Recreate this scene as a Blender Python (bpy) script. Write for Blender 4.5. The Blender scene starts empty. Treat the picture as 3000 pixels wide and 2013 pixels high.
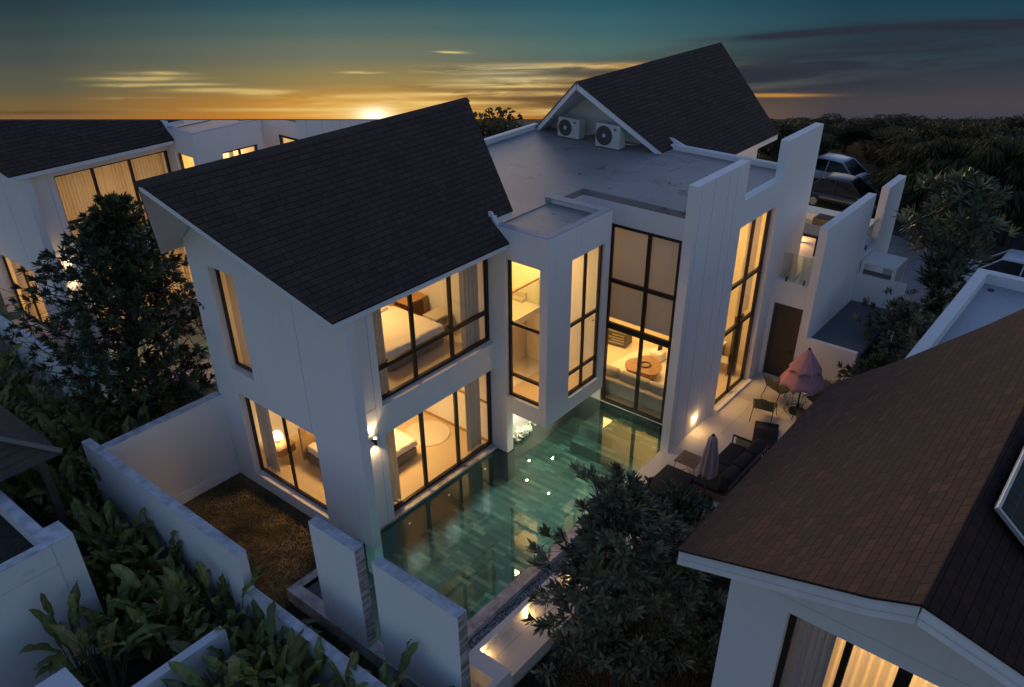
import bpy, bmesh, math, random
from mathutils import Vector, Matrix
sc = bpy.context.scene
COL = sc.collection
rnd = random.Random(7)
R_ = math.radians

# ---------------------------------------------------------------- camera
cam = bpy.data.cameras.new('camera'); camo = bpy.data.objects.new('camera', cam); COL.objects.link(camo)
CR = ((0.62747009, -0.77863261, -0.00354268), (-0.41603401, -0.33141295, -0.84680645), (0.65817702, 0.53281959, -0.53188935))
CC = Vector((-9.508130, -12.399548, 13.559334))
F_, CX_, CY_ = 2368.85, 1521.155, 1169.266
mr = Matrix(((CR[0][0], -CR[1][0], -CR[2][0]), (CR[0][1], -CR[1][1], -CR[2][1]), (CR[0][2], -CR[1][2], -CR[2][2])))
camo.matrix_world = Matrix.Translation(CC) @ mr.to_4x4()
cam.sensor_width = 36.0; cam.lens = F_ / 3000 * 36
cam.shift_x = (1500 - CX_) / 3000; cam.shift_y = (CY_ - 1006.5) / 3000
cam.clip_start = 0.1; cam.clip_end = 3000
sc.camera = camo
sc.view_settings.view_transform = 'Standard'; sc.view_settings.look = 'None'
sc.view_settings.exposure = 1.0; sc.view_settings.gamma = 1.0
sc.cycles.max_bounces = 7; sc.cycles.transparent_max_bounces = 24; sc.cycles.diffuse_bounces = 4
sc.cycles.caustics_reflective = False; sc.cycles.caustics_refractive = False
sc.cycles.sample_clamp_indirect = 4.0; sc.cycles.use_denoising = True

# ---------------------------------------------------------------- node helper
class NT:
    def __init__(s, tree): s.t = tree; s.n = tree.nodes; s.l = tree.links
    def new(s, typ, ins=None, **kw):
        n = s.n.new(typ)
        for k, v in kw.items(): setattr(n, k, v)
        for k, v in (ins or {}).items(): s.set(n.inputs[k], v)
        return n
    def set(s, sock, v):
        if isinstance(v, bpy.types.NodeSocket): s.l.new(v, sock)
        else: sock.default_value = v
    def m(s, op, a, b=0.0, c=0.0, clamp=False):
        n = s.n.new('ShaderNodeMath'); n.operation = op; n.use_clamp = clamp
        s.set(n.inputs[0], a); s.set(n.inputs[1], b); s.set(n.inputs[2], c); return n.outputs[0]
    def mix(s, f, a, b, blend='MIX'):
        n = s.n.new('ShaderNodeMix'); n.data_type = 'RGBA'; n.blend_type = blend
        s.set(n.inputs[0], f); s.set(n.inputs[6], a); s.set(n.inputs[7], b); return n.outputs[2]
    def ramp(s, f, pts, interp='LINEAR'):
        n = s.n.new('ShaderNodeValToRGB'); n.color_ramp.interpolation = interp
        e = n.color_ramp.elements
        while len(e) < len(pts): e.new(0.5)
        for el, (p, c) in zip(e, pts): el.position = p; el.color = c
        s.set(n.inputs[0], f); return n.outputs[0]
    def noise(s, vec, scale, detail=3.0, rough=0.5, dist=0.0):
        n = s.n.new('ShaderNodeTexNoise'); s.set(n.inputs['Vector'], vec)
        n.inputs['Scale'].default_value = scale; n.inputs['Detail'].default_value = detail
        n.inputs['Roughness'].default_value = rough; n.inputs['Distortion'].default_value = dist; return n.outputs[0]

def lin(c):
    f = lambda v: v / 12.92 if v <= .04045 else ((v + .055) / 1.055) ** 2.4
    return (f(c[0] / 255), f(c[1] / 255), f(c[2] / 255), 1.0)

# ---------------------------------------------------------------- world : dusk sky
SUN_AZ = R_(48.5)
w = bpy.data.worlds.new('World'); sc.world = w; w.use_nodes = True
T = NT(w.node_tree); T.n.clear()
tc = T.new('ShaderNodeTexCoord'); D = tc.outputs['Generated']
sx = T.new('ShaderNodeSeparateXYZ', {0: D})
HY = R_(38.99)
h = T.m('ADD', T.m('MULTIPLY', sx.outputs[0], math.cos(HY)), T.m('MULTIPLY', sx.outputs[1], math.sin(HY)))
rgt = T.m('ADD', T.m('MULTIPLY', sx.outputs[0], math.sin(HY)), T.m('MULTIPLY', sx.outputs[1], -math.cos(HY)))
hs = T.m('MAXIMUM', h, 0.05)
a = T.m('DIVIDE', rgt, hs); b = T.m('DIVIDE', sx.outputs[2], hs)
t = T.m('DIVIDE', T.m('ADD', b, 0.2330), 0.1306, clamp=True)        # 0 at the land edge, 1 high in the dusk band
def rp(lst): return T.ramp(t, [(p, lin(c)) for p, c in lst], 'EASE')
colL = rp([(0, (138, 99, 60)), (.12, (116, 95, 60)), (.35, (88, 88, 73)), (.6, (70, 78, 76)), (.8, (54, 70, 73)), (1, (42, 59, 67))])
colS = rp([(0, (214, 130, 28)), (.14, (196, 132, 46)), (.35, (142, 127, 82)), (.6, (108, 114, 98)), (.8, (78, 102, 99)), (1, (50, 86, 98))])
colM = rp([(0, (150, 103, 48)), (.14, (126, 98, 60)), (.35, (98, 106, 92)), (.6, (78, 108, 104)), (.8, (58, 98, 106)), (1, (42, 86, 101))])
colR = rp([(0, (66, 64, 76)), (.14, (71, 66, 69)), (.35, (60, 64, 72)), (.6, (45, 62, 72)), (.8, (38, 66, 80)), (1, (30, 62, 80))])
def band(x, lo, hi): return T.m('DIVIDE', T.m('SUBTRACT', x, lo), hi - lo, clamp=True)
c = T.mix(band(a, -.55, -.22), colL, colS)
c = T.mix(band(a, -.12, .08), c, colM)
c = T.mix(band(a, .1, .38), c, colR)
def blob(ca, cb, wa, wb, tilt=0.0):
    da = T.m('SUBTRACT', a, ca); db = T.m('SUBTRACT', T.m('SUBTRACT', b, cb), T.m('MULTIPLY', da, tilt))
    r2 = T.m('ADD', T.m('POWER', T.m('ABSOLUTE', T.m('DIVIDE', da, wa)), 2.0), T.m('POWER', T.m('ABSOLUTE', T.m('DIVIDE', db, wb)), 2.0))
    return T.m('POWER', 2.7183, T.m('MULTIPLY', r2, -1.0))
# streaked cloud noise in sky coordinates
cv = T.new('ShaderNodeCombineXYZ', {0: T.m('MULTIPLY', a, 5.0), 1: T.m('MULTIPLY', b, 62.0), 2: 1.3}).outputs[0]
cv2 = T.new('ShaderNodeCombineXYZ', {0: T.m('MULTIPLY', a, 2.2), 1: T.m('MULTIPLY', T.m('SUBTRACT', b, T.m('MULTIPLY', a, .05)), 30.0), 2: 4.7}).outputs[0]
nz = T.noise(cv, 1.6, 5, .6, .6); nz2 = T.noise(cv2, 1.5, 5, .58, .4)
# dark bank to the right of the sun
darkm = T.m('ADD', T.m('ADD', blob(.20, -.190, .26, .017), blob(.55, -.155, .38, .022, .04)), blob(.06, -.208, .15, .013))
darkm = T.m('ADD', darkm, T.m('MULTIPLY', blob(-.62, -.2215, .10, .0022), 1.2))
darkm = T.m('ADD', darkm, T.m('ADD', T.m('MULTIPLY', blob(.33, -.138, .10, .004, .07), 1.2), T.m('MULTIPLY', blob(.60, -.125, .16, .007, .05), 1.4)))
dk = T.m('MULTIPLY', darkm, band(nz2, .34, .50), clamp=True)
c = T.mix(T.m('MULTIPLY', dk, .95), c, T.mix(band(a, -.05, .25), lin((104, 74, 44)), lin((42, 47, 58))))
# lit streaks
def streaks(*bl):
    s = None
    for q in bl:
        v = blob(*q); s = v if s is None else T.m('ADD', s, v)
    return s
lit = streaks((-.30, -.200, .032, .0026), (-.03, -.176, .06, .004), (.0, -.187, .07, .003), (-.02, -.1935, .11, .0022), (-.42, -.178, .035, .0018), (-.46, -.191, .03, .0018), (-.39, -.1905, .04, .0014), (-.01, -.2025, .12, .0028), (-.13, -.213, .12, .0030), (-.19, -.2195, .16, .0022),
              (-.15, -.226, .10, .0022), (-.44, -.184, .05, .0022), (-.36, -.197, .05, .002), (-.18, -.178, .02, .0012), (-.45, -.206, .035, .0014),
              (-.08, -.157, .018, .0014), (.30, -.2055, .05, .0018), (.06, -.2235, .09, .0032), (-.21, -.206, .07, .003), (.1, -.172, .1, .003))
lm = T.m('MULTIPLY', T.m('MULTIPLY', lit, 1.5, clamp=True), band(nz, .36, .56), clamp=True)
litc = T.mix(band(a, -.1, .25), lin((236, 205, 130)), lin((190, 132, 60)))
litc = T.mix(blob(-.02, -.180, .1, .012), litc, lin((206, 192, 145)))
c = T.mix(T.m('MULTIPLY', lm, T.m('ADD', .5, T.m('MULTIPLY', band(a, -.34, -.16), .42))), c, litc)
# glow and disc of the setting sun
SA, SB = -.172, -.2275
c = T.mix(T.m('MULTIPLY', blob(SA, SB, .12, .03), .45), c, lin((240, 180, 74)))
c = T.mix(T.m('MULTIPLY', blob(SA, SB, .045, .013), .85), c, lin((255, 226, 150)))
c = T.mix(T.m('MULTIPLY', blob(SA, SB, .017, .0085), 1.0), c, (1.7, 1.5, 1.05, 1))
# physical sky above the band
sky = T.new('ShaderNodeTexSky', sky_type='NISHITA', sun_disc=False)
sky.sun_elevation = R_(4.0); sky.sun_rotation = math.pi / 2 - SUN_AZ
skc = T.mix(1.0, sky.outputs[0], (0.61, 0.71, 1.12, 1), 'MULTIPLY')
bg1 = T.new('ShaderNodeBackground', {0: c, 1: 0.5})
bg2 = T.new('ShaderNodeBackground', {0: skc, 1: 0.15})
up = T.m('MAXIMUM', band(b, -.10, .06), T.m('SUBTRACT', 1.0, band(h, .12, .3)))
mx = T.new('ShaderNodeMixShader', {0: up}); T.l.new(bg1.outputs[0], mx.inputs[1]); T.l.new(bg2.outputs[0], mx.inputs[2])
out = T.new('ShaderNodeOutputWorld'); T.l.new(mx.outputs[0], out.inputs[0])

sun = bpy.data.lights.new('sun', 'SUN'); sun.energy = 0.5; sun.angle = R_(10); sun.color = (1, .62, .34)
suno = bpy.data.objects.new('sun', sun); COL.objects.link(suno)
sd = Vector((math.cos(SUN_AZ) * math.cos(R_(1.5)), math.sin(SUN_AZ) * math.cos(R_(1.5)), math.sin(R_(1.5))))
suno.rotation_euler = sd.to_track_quat('Z', 'Y').to_euler(); suno.location = (30, 40, 30)

# ---------------------------------------------------------------- materials
MATS = {}
def mat(name, col, rough=.6, metal=0.0, spec=.5, noise=None, bump=None, coord='Object', emit=None, coat=0.0):
    m = bpy.data.materials.new(name); m.use_nodes = True; T = NT(m.node_tree)
    bs = T.n['Principled BSDF']; bs.inputs['Roughness'].default_value = rough
    bs.inputs['Metallic'].default_value = metal; bs.inputs['Specular IOR Level'].default_value = spec
    bs.inputs['Coat Weight'].default_value = coat
    tcn = T.new('ShaderNodeTexCoord').outputs[coord]
    c4 = (*col, 1) if len(col) == 3 else col
    if noise:
        sc_, amt, col2 = noise[:3]; det = noise[3] if len(noise) > 3 else 4
        f = T.noise(tcn, sc_, det, .6)
        f = T.m('MULTIPLY', band_(T, f, .38, .64), amt)
        T.set(bs.inputs['Base Color'], T.mix(f, c4, (*col2, 1)))
    else: bs.inputs['Base Color'].default_value = c4
    if bump:
        bp = T.new('ShaderNodeBump', {'Height': T.noise(tcn, bump[0], 4, .6), 'Strength': bump[1], 'Distance': bump[2] if len(bump) > 2 else .02})
        T.l.new(bp.outputs[0], bs.inputs['Normal'])
    if emit:
        bs.inputs['Emission Color'].default_value = (*emit[0], 1); bs.inputs['Emission Strength'].default_value = emit[1]
    MATS[name] = m; return m
def band_(T, x, lo, hi): return T.m('DIVIDE', T.m('SUBTRACT', x, lo), hi - lo, clamp=True)

# render plaster: rain streaks + faint blotches
def plaster(name, col, streak):
    m = bpy.data.materials.new(name); m.use_nodes = True; T = NT(m.node_tree); bs = T.n['Principled BSDF']
    o = T.new('ShaderNodeTexCoord').outputs['Object']
    mp = T.new('ShaderNodeMapping', {0: o}); mp.inputs['Scale'].default_value = (2.6, 2.6, .16)
    s1 = band_(T, T.noise(mp.outputs[0], 3.2, 6, .7), .56, .78); s2 = band_(T, T.noise(o, .7, 5, .6), .35, .7)
    c1 = T.mix(T.m('MULTIPLY', s1, streak), (*col, 1), (col[0] * .55, col[1] * .55, col[2] * .52, 1))
    c1 = T.mix(T.m('MULTIPLY', s2, .16), c1, (col[0] * .8, col[1] * .79, col[2] * .76, 1))
    T.set(bs.inputs['Base Color'], c1); bs.inputs['Roughness'].default_value = .75; bs.inputs['Specular IOR Level'].default_value = .3
    bp = T.new('ShaderNodeBump', {'Height': T.noise(o, 90, 3, .6), 'Strength': .25, 'Distance': .004})
    T.l.new(bp.outputs[0], bs.inputs['Normal']); MATS[name] = m; return m
PLA = plaster('white_plaster', (.73, .715, .70), .20)
PLB = plaster('weathered_plaster', (.64, .635, .64), .16)
INT = mat('interior_paint', (.76, .68, .50), .7)
JNT = mat('joint_line', (.40, .40, .41), .9)

def shingle(name, cols, var, bw=.31, rh=.145):
    m = bpy.data.materials.new(name); m.use_nodes = True; T = NT(m.node_tree); bs = T.n['Principled BSDF']
    uv = T.new('ShaderNodeTexCoord').outputs['UV']
    def brick(w_, off):
        br = T.new('ShaderNodeTexBrick', {'Vector': uv, 'Color1': (0, 0, 0, 1), 'Color2': (1, 1, 1, 1), 'Mortar': (0, 0, 0, 1), 'Scale': 1.0, 'Mortar Size': .007, 'Mortar Smooth': .3, 'Bias': 0.0, 'Brick Width': w_, 'Row Height': rh})
        br.offset = off; br.offset_frequency = 2; br.squash_frequency = 3; br.squash = .72; return br
    b1 = brick(bw, .43); b2 = brick(bw * 2, .27)
    rndm = T.new('ShaderNodeSeparateColor', {0: b1.outputs[0]}).outputs[0]; rnd2 = T.new('ShaderNodeSeparateColor', {0: b2.outputs[0]}).outputs[0]
    cc = T.ramp(rndm, [(0, (*cols[0], 1)), (.45, (*cols[1], 1)), (.8, (*cols[2], 1)), (1, (*cols[3], 1))])
    cc = T.mix(T.m('MULTIPLY', band_(T, rnd2, .55, .95), var), cc, (*cols[2], 1))
    big = band_(T, T.noise(uv, .55, 6, .65), .38, .62)
    cc = T.mix(T.m('MULTIPLY', big, .5), cc, (*cols[0], 1))
    cc = T.mix(T.m('MULTIPLY', T.noise(uv, 70, 2, .6), .3), cc, (cols[1][0] * 1.6, cols[1][1] * 1.6, cols[1][2] * 1.6, 1))
    cc = T.mix(T.m('MULTIPLY', b1.outputs[1], .85), cc, (.004, .004, .005, 1))
    # each course casts a lower edge: sawtooth height
    sv = T.new('ShaderNodeSeparateXYZ', {0: uv}).outputs[1]
    fr = T.m('FRACT', T.m('DIVIDE', sv, rh))
    hgt = T.m('SUBTRACT', T.m('ADD', T.m('MULTIPLY', T.m('SUBTRACT', 1.0, fr), .6), T.m('MULTIPLY', rndm, .25)), T.m('MULTIPLY', b1.outputs[1], .6))
    bp = T.new('ShaderNodeBump', {'Height': hgt, 'Strength': .9, 'Distance': .014}); T.l.new(bp.outputs[0], bs.inputs['Normal'])
    T.set(bs.inputs['Base Color'], cc); bs.inputs['Roughness'].default_value = .88; bs.inputs['Specular IOR Level'].default_value = .2
    MATS[name] = m; return m
SHD = shingle('charcoal_shingles', [(.044, .027, .023), (.058, .035, .029), (.066, .040, .033), (.084, .048, .038)], .2)
SHR = shingle('maroon_shingles', [(.012, .009, .011), (.020, .012, .015), (.038, .016, .017), (.056, .025, .021)], .5, .23, .118)
SHG = shingle('maroon_shingles_shade_tint', [(.022, .011, .009), (.030, .014, .011), (.040, .018, .014), (.050, .021, .016)], .3, .23, .118)  # far slope's copy, red raised in the colour against its bluish light
FAS = mat('white_fascia', (.70, .71, .74), .5, noise=(3, .3, (.52, .52, .54)))
FRM = mat('dark_window_frame', (.030, .022, .018), .35, metal=.3)
WOODR = mat('brown_roof_boards', (.075, .055, .040), .8, noise=(4, .8, (.04, .03, .024)), bump=(30, .4))
WOOD = mat('teak_slats', (.34, .19, .10), .55, noise=(9, .7, (.20, .11, .06)), bump=(40, .2))
DOORM = mat('dark_oak_door', (.045, .032, .026), .5, noise=(12, .6, (.03, .02, .017)))
MARB = mat('grey_veined_marble', (.58, .55, .54), .35, noise=(3.4, .9, (.22, .19, .19), 9), bump=(20, .1))
MARBS = mat('mossy_marble_top', (.60, .60, .63), .6, noise=(3.5, .7, (.22, .23, .25), 9), bump=(20, .2))
def flatroof(name, col, st):
    m = bpy.data.materials.new(name); m.use_nodes = True; T = NT(m.node_tree); bs = T.n['Principled BSDF']
    o = T.new('ShaderNodeTexCoord').outputs['Object']
    n1 = band_(T, T.noise(o, .45, 6, .62, .4), .42, .62); n2 = band_(T, T.noise(o, 1.3, 7, .7, 1.2), .60, .66)
    n3 = band_(T, T.noise(o, .8, 5, .7, .8), .60, .72)
    cc = T.mix(T.m('MULTIPLY', n1, .45), (*col, 1), (col[0] * .62, col[1] * .62, col[2] * .66, 1))
    cc = T.mix(T.m('MULTIPLY', n3, .55 * st), cc, (.11, .085, .085, 1))
    cc = T.mix(T.m('MULTIPLY', n2, .7 * st), cc, (.055, .05, .055, 1))
    T.set(bs.inputs['Base Color'], cc); bs.inputs['Roughness'].default_value = .55
    bp = T.new('ShaderNodeBump', {'Height': T.noise(o, 12, 4, .6), 'Strength': .3, 'Distance': .01}); T.l.new(bp.outputs[0], bs.inputs['Normal'])
    MATS[name] = m; return m
FRF = flatroof('stained_roof_screed', (.27, .245, .235), 1.25)
FRN = flatroof('grey_roof_paint', (.33, .35, .38), .35)
CEM = mat('grey_curb_paint', (.34, .35, .38), .7, noise=(3, .5, (.22, .22, .25)))
LAWNS = mat('dry_lawn_soil', (.26, .18, .085), .95, noise=(1.1, .95, (.030, .040, .012)), bump=(30, .8, .02))
EARTH = mat('dark_soil', (.020, .016, .012), .95, noise=(6, .8, (.05, .04, .03)), bump=(14, .8, .05))
GRD = mat('ground_soil', (.018, .020, .012), .95, noise=(2, .8, (.035, .030, .018)), bump=(8, .6, .05))
ROAD = mat('grey_paving', (.20, .20, .22), .8, noise=(2.2, .5, (.12, .12, .13)), bump=(40, .2))
ASPH = mat('asphalt', (.045, .045, .05), .85, noise=(5, .5, (.03, .03, .032)), bump=(60, .3))
TILEP = None
def tiles(name, col, var, w_, h_, mort, rough=.5, coord='Object', mcol=(.12, .11, .1), rot=0.0, msz=.006, bmp=.15):
    m = bpy.data.materials.new(name); m.use_nodes = True; T = NT(m.node_tree); bs = T.n['Principled BSDF']
    o = T.new('ShaderNodeTexCoord').outputs[coord]
    mp = T.new('ShaderNodeMapping', {0: o}); mp.inputs['Rotation'].default_value = (0, 0, rot)
    br = T.new('ShaderNodeTexBrick', {'Vector': mp.outputs[0], 'Color1': (0, 0, 0, 1), 'Color2': (1, 1, 1, 1), 'Mortar': (0, 0, 0, 1), 'Scale': 1.0, 'Mortar Size': msz, 'Mortar Smooth': .1, 'Bias': 0.0, 'Brick Width': w_, 'Row Height': h_})
    br.offset = .37
    rv = T.new('ShaderNodeSeparateColor', {0: br.outputs[0]}).outputs[0]
    st = [(i / (len(col) - 1), (*c_, 1)) for i, c_ in enumerate(col)]
    cc = T.ramp(rv, st)
    cc = T.mix(T.m('MULTIPLY', band_(T, T.noise(mp.outputs[0], 2.5, 6, .65), .35, .7), var), cc, (*col[0], 1))
    cc = T.mix(T.m('MULTIPLY', br.outputs[1], mort), cc, (*mcol, 1))
    T.set(bs.inputs['Base Color'], cc); bs.inputs['Roughness'].default_value = rough
    bp = T.new('ShaderNodeBump', {'Height': T.m('SUBTRACT', T.m('MULTIPLY', T.noise(mp.outputs[0], 6, 5, .6), bmp), br.outputs[1]), 'Strength': .4, 'Distance': .004}); T.l.new(bp.outputs[0], bs.inputs['Normal'])
    MATS[name] = m; return m
PAT = tiles('cream_paving_tiles', [(.56, .50, .43), (.62, .55, .48)], .25, 2.9, .94, .65, .55)
POOLT = tiles('green_slate_tiles', [(.04, .055, .055), (.085, .108, .104), (.16, .185, .168), (.34, .36, .30)], .75, .46, .135, .5, .45, rot=math.pi / 2, msz=.006, bmp=.05)
POOLW = tiles('dark_green_wall_tiles', [(.015, .035, .033), (.03, .06, .055)], .5, .6, .2, .5, .4, coord='Generated')
STONEF = mat('stone_tile', (.45, .42, .39), .6, noise=(5, .5, (.3, .27, .25)))

def glassm(name, tint, fac, rough=.0, maxr=.55):
    m = bpy.data.materials.new(name); m.use_nodes = True; T = NT(m.node_tree); T.n.clear()
    lw = T.new('ShaderNodeLayerWeight', {'Blend': .5}); f = T.m('MULTIPLY', T.m('ADD', .05, T.m('MULTIPLY', T.m('POWER', lw.outputs['Facing'], 4.5), .9)), fac, clamp=True); f = T.m('MINIMUM', f, maxr)
    tr = T.new('ShaderNodeBsdfTransparent', {0: (*tint, 1)}); gl = T.new('ShaderNodeBsdfGlossy', {0: (1, 1, 1, 1), 'Roughness': rough})
    mx = T.new('ShaderNodeMixShader', {0: f}); T.l.new(tr.outputs[0], mx.inputs[1]); T.l.new(gl.outputs[0], mx.inputs[2])
    o = T.new('ShaderNodeOutputMaterial'); T.l.new(mx.outputs[0], o.inputs[0]); MATS[name] = m; return m
GLS = glassm('window_glass', (.97, .97, .95), .75)
GLC = glassm('clear_balustrade_glass', (.80, .87, .86), 2.0)
def waterm():
    m = bpy.data.materials.new('pool_water'); m.use_nodes = True; T = NT(m.node_tree); T.n.clear()
    o = T.new('ShaderNodeTexCoord').outputs['Object']
    bp = T.new('ShaderNodeBump', {'Height': T.noise(o, 2.2, 3, .5, .4), 'Strength': .018, 'Distance': .05})
    lw = T.new('ShaderNodeLayerWeight', {'Blend': .5, 'Normal': bp.outputs[0]})
    f = T.m('ADD', .075, T.m('MULTIPLY', T.m('POWER', lw.outputs['Facing'], 3.2), 1.1), clamp=True)
    n = band_(T, T.noise(o, .35, 3, .5), .35, .65)
    tint = T.mix(n, (.42, .76, .80, 1), (.60, .84, .80, 1))
    tr = T.new('ShaderNodeBsdfTransparent', {0: tint}); gl = T.new('ShaderNodeBsdfGlossy', {0: (.95, 1, 1, 1), 'Roughness': .015, 'Normal': bp.outputs[0]})
    mx = T.new('ShaderNodeMixShader', {0: f}); T.l.new(tr.outputs[0], mx.inputs[1]); T.l.new(gl.outputs[0], mx.inputs[2])
    oo = T.new('ShaderNodeOutputMaterial'); T.l.new(mx.outputs[0], oo.inputs[0]); MATS['pool_water'] = m; return m
WAT = waterm()
def cloth(name, col, trans, emit=0.0):
    m = bpy.data.materials.new(name); m.use_nodes = True; T = NT(m.node_tree); T.n.clear()
    d = T.new('ShaderNodeBsdfDiffuse', {0: (*col, 1)}); t_ = T.new('ShaderNodeBsdfTranslucent', {0: (*col, 1)})
    mx = T.new('ShaderNodeMixShader', {0: trans}); T.l.new(d.outputs[0], mx.inputs[1]); T.l.new(t_.outputs[0], mx.inputs[2])
    o = T.new('ShaderNodeOutputMaterial'); T.l.new(mx.outputs[0], o.inputs[0]); MATS[name] = m; return m
CURT = cloth('sheer_curtain', (.70, .64, .54), .5)
CURG = cloth('heavy_curtain', (.50, .47, .42), .14)
BLND = cloth('grey_roller_blind', (.62, .60, .57), .32)
SHEET = cloth('white_bedding', (.80, .76, .70), .0)
LSH = mat('lamp_shade', (.9, .85, .75), .8, emit=((1, .72, .40), 2.5))
GLOWW = mat('lamp_lens', (1, .9, .7), .4, emit=((1, .78, .45), 30.0))
LEDS = mat('warm_led_strip', (1, .8, .4), .4, emit=((1, .66, .22), 1.6))
SOFA = mat('cream_sofa_fabric', (.60, .54, .45), .9, bump=(120, .3, .004))
CARP = mat('cream_rug', (.72, .66, .56), .95, noise=(6, .3, (.6, .52, .42)), bump=(60, .5, .01))
FLR = mat('cream_floor_tile', (.62, .50, .34), .35, noise=(1.5, .3, (.55, .43, .28)))
DKF = mat('black_cushion_fabric', (.012, .013, .017), .9, bump=(60, .3, .006))
OLV = mat('olive_strap_weave', (.075, .080, .055), .7, bump=(90, .5, .006))
DKM = mat('dark_bronze_metal', (.06, .045, .035), .4, metal=.6)
RATT = mat('brown_rattan', (.16, .10, .055), .7, noise=(30, .7, (.07, .045, .03)))
PINK = cloth('dusty_pink_canvas', (.46, .24, .29), .2)
PALE = cloth('faded_mauve_canvas', (.50, .40, .40), .25)
BLK = mat('black_plastic', (.015, .015, .016), .5)
ACW = mat('ac_white_metal', (.55, .54, .50), .5, noise=(3, .3, (.4, .38, .33)))
ACG = mat('ac_grille_grey', (.13, .12, .12), .6)
BLUL = mat('blue_emblem', (.05, .16, .35), .5)
SOLAR = tiles('solar_cells', [(.004, .010, .014), (.006, .014, .020)], .2, .156, .156, .5, .5, coord='UV', mcol=(.10, .13, .15), msz=.003)
ALU = mat('anodised_aluminium', (.42, .44, .48), .4, metal=.5)
PEBW = mat('white_pebbles', (.62, .60, .57), .6, noise=(20, .6, (.3, .29, .28)))
PEBD = mat('dark_pebbles', (.06, .055, .055), .6)

MATS['solar_cells'].node_tree.nodes['Principled BSDF'].inputs['Specular IOR Level'].default_value = .15
# leaves
def leafm(name, col, col2, rough=.45, spec=.5, trans=.25):
    m = bpy.data.materials.new(name); m.use_nodes = True; T = NT(m.node_tree); bs = T.n['Principled BSDF']
    at = T.new('ShaderNodeAttribute', attribute_name='tone').outputs['Fac']
    cc = T.mix(at, (*col, 1), (*col2, 1)); T.set(bs.inputs['Base Color'], cc)
    bs.inputs['Roughness'].default_value = rough; bs.inputs['Specular IOR Level'].default_value = spec
    t_ = T.new('ShaderNodeBsdfTranslucent'); T.set(t_.inputs[0], cc)
    mx = T.new('ShaderNodeMixShader', {0: trans}); o = T.n['Material Output']
    T.l.new(bs.outputs[0], mx.inputs[1]); T.l.new(t_.outputs[0], mx.inputs[2]); T.l.new(mx.outputs[0], o.inputs[0])
    MATS[name] = m; return m
LF1 = leafm('dark_green_leaves', (.014, .022, .008), (.095, .110, .042))
LF2 = leafm('grey_green_leaves', (.030, .034, .015), (.30, .28, .16))
LF3 = leafm('paddle_leaves', (.045, .062, .016), (.24, .25, .07), .36)
RDG = mat('ridge_shingle', (.055, .034, .028), .9, noise=(6, .5, (.03, .02, .018)))
LF4 = leafm('pale_green_leaves', (.020, .034, .014), (.16, .18, .095))
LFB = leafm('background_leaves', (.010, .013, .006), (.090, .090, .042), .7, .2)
STEM = mat('green_stem', (.09, .11, .05), .6)
BARK = mat('brown_bark', (.055, .038, .026), .9, noise=(9, .7, (.03, .022, .018)), bump=(25, .6, .02))
REDF = mat('orange_red_flower', (.42, .10, .035), .5, noise=(14, .6, (.50, .20, .06)))
GRS = leafm('grass_blades', (.05, .05, .018), (.26, .18, .080), .6)
TAPE = mat('bronze_tan', (.3, .22, .14), .5)
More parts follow.
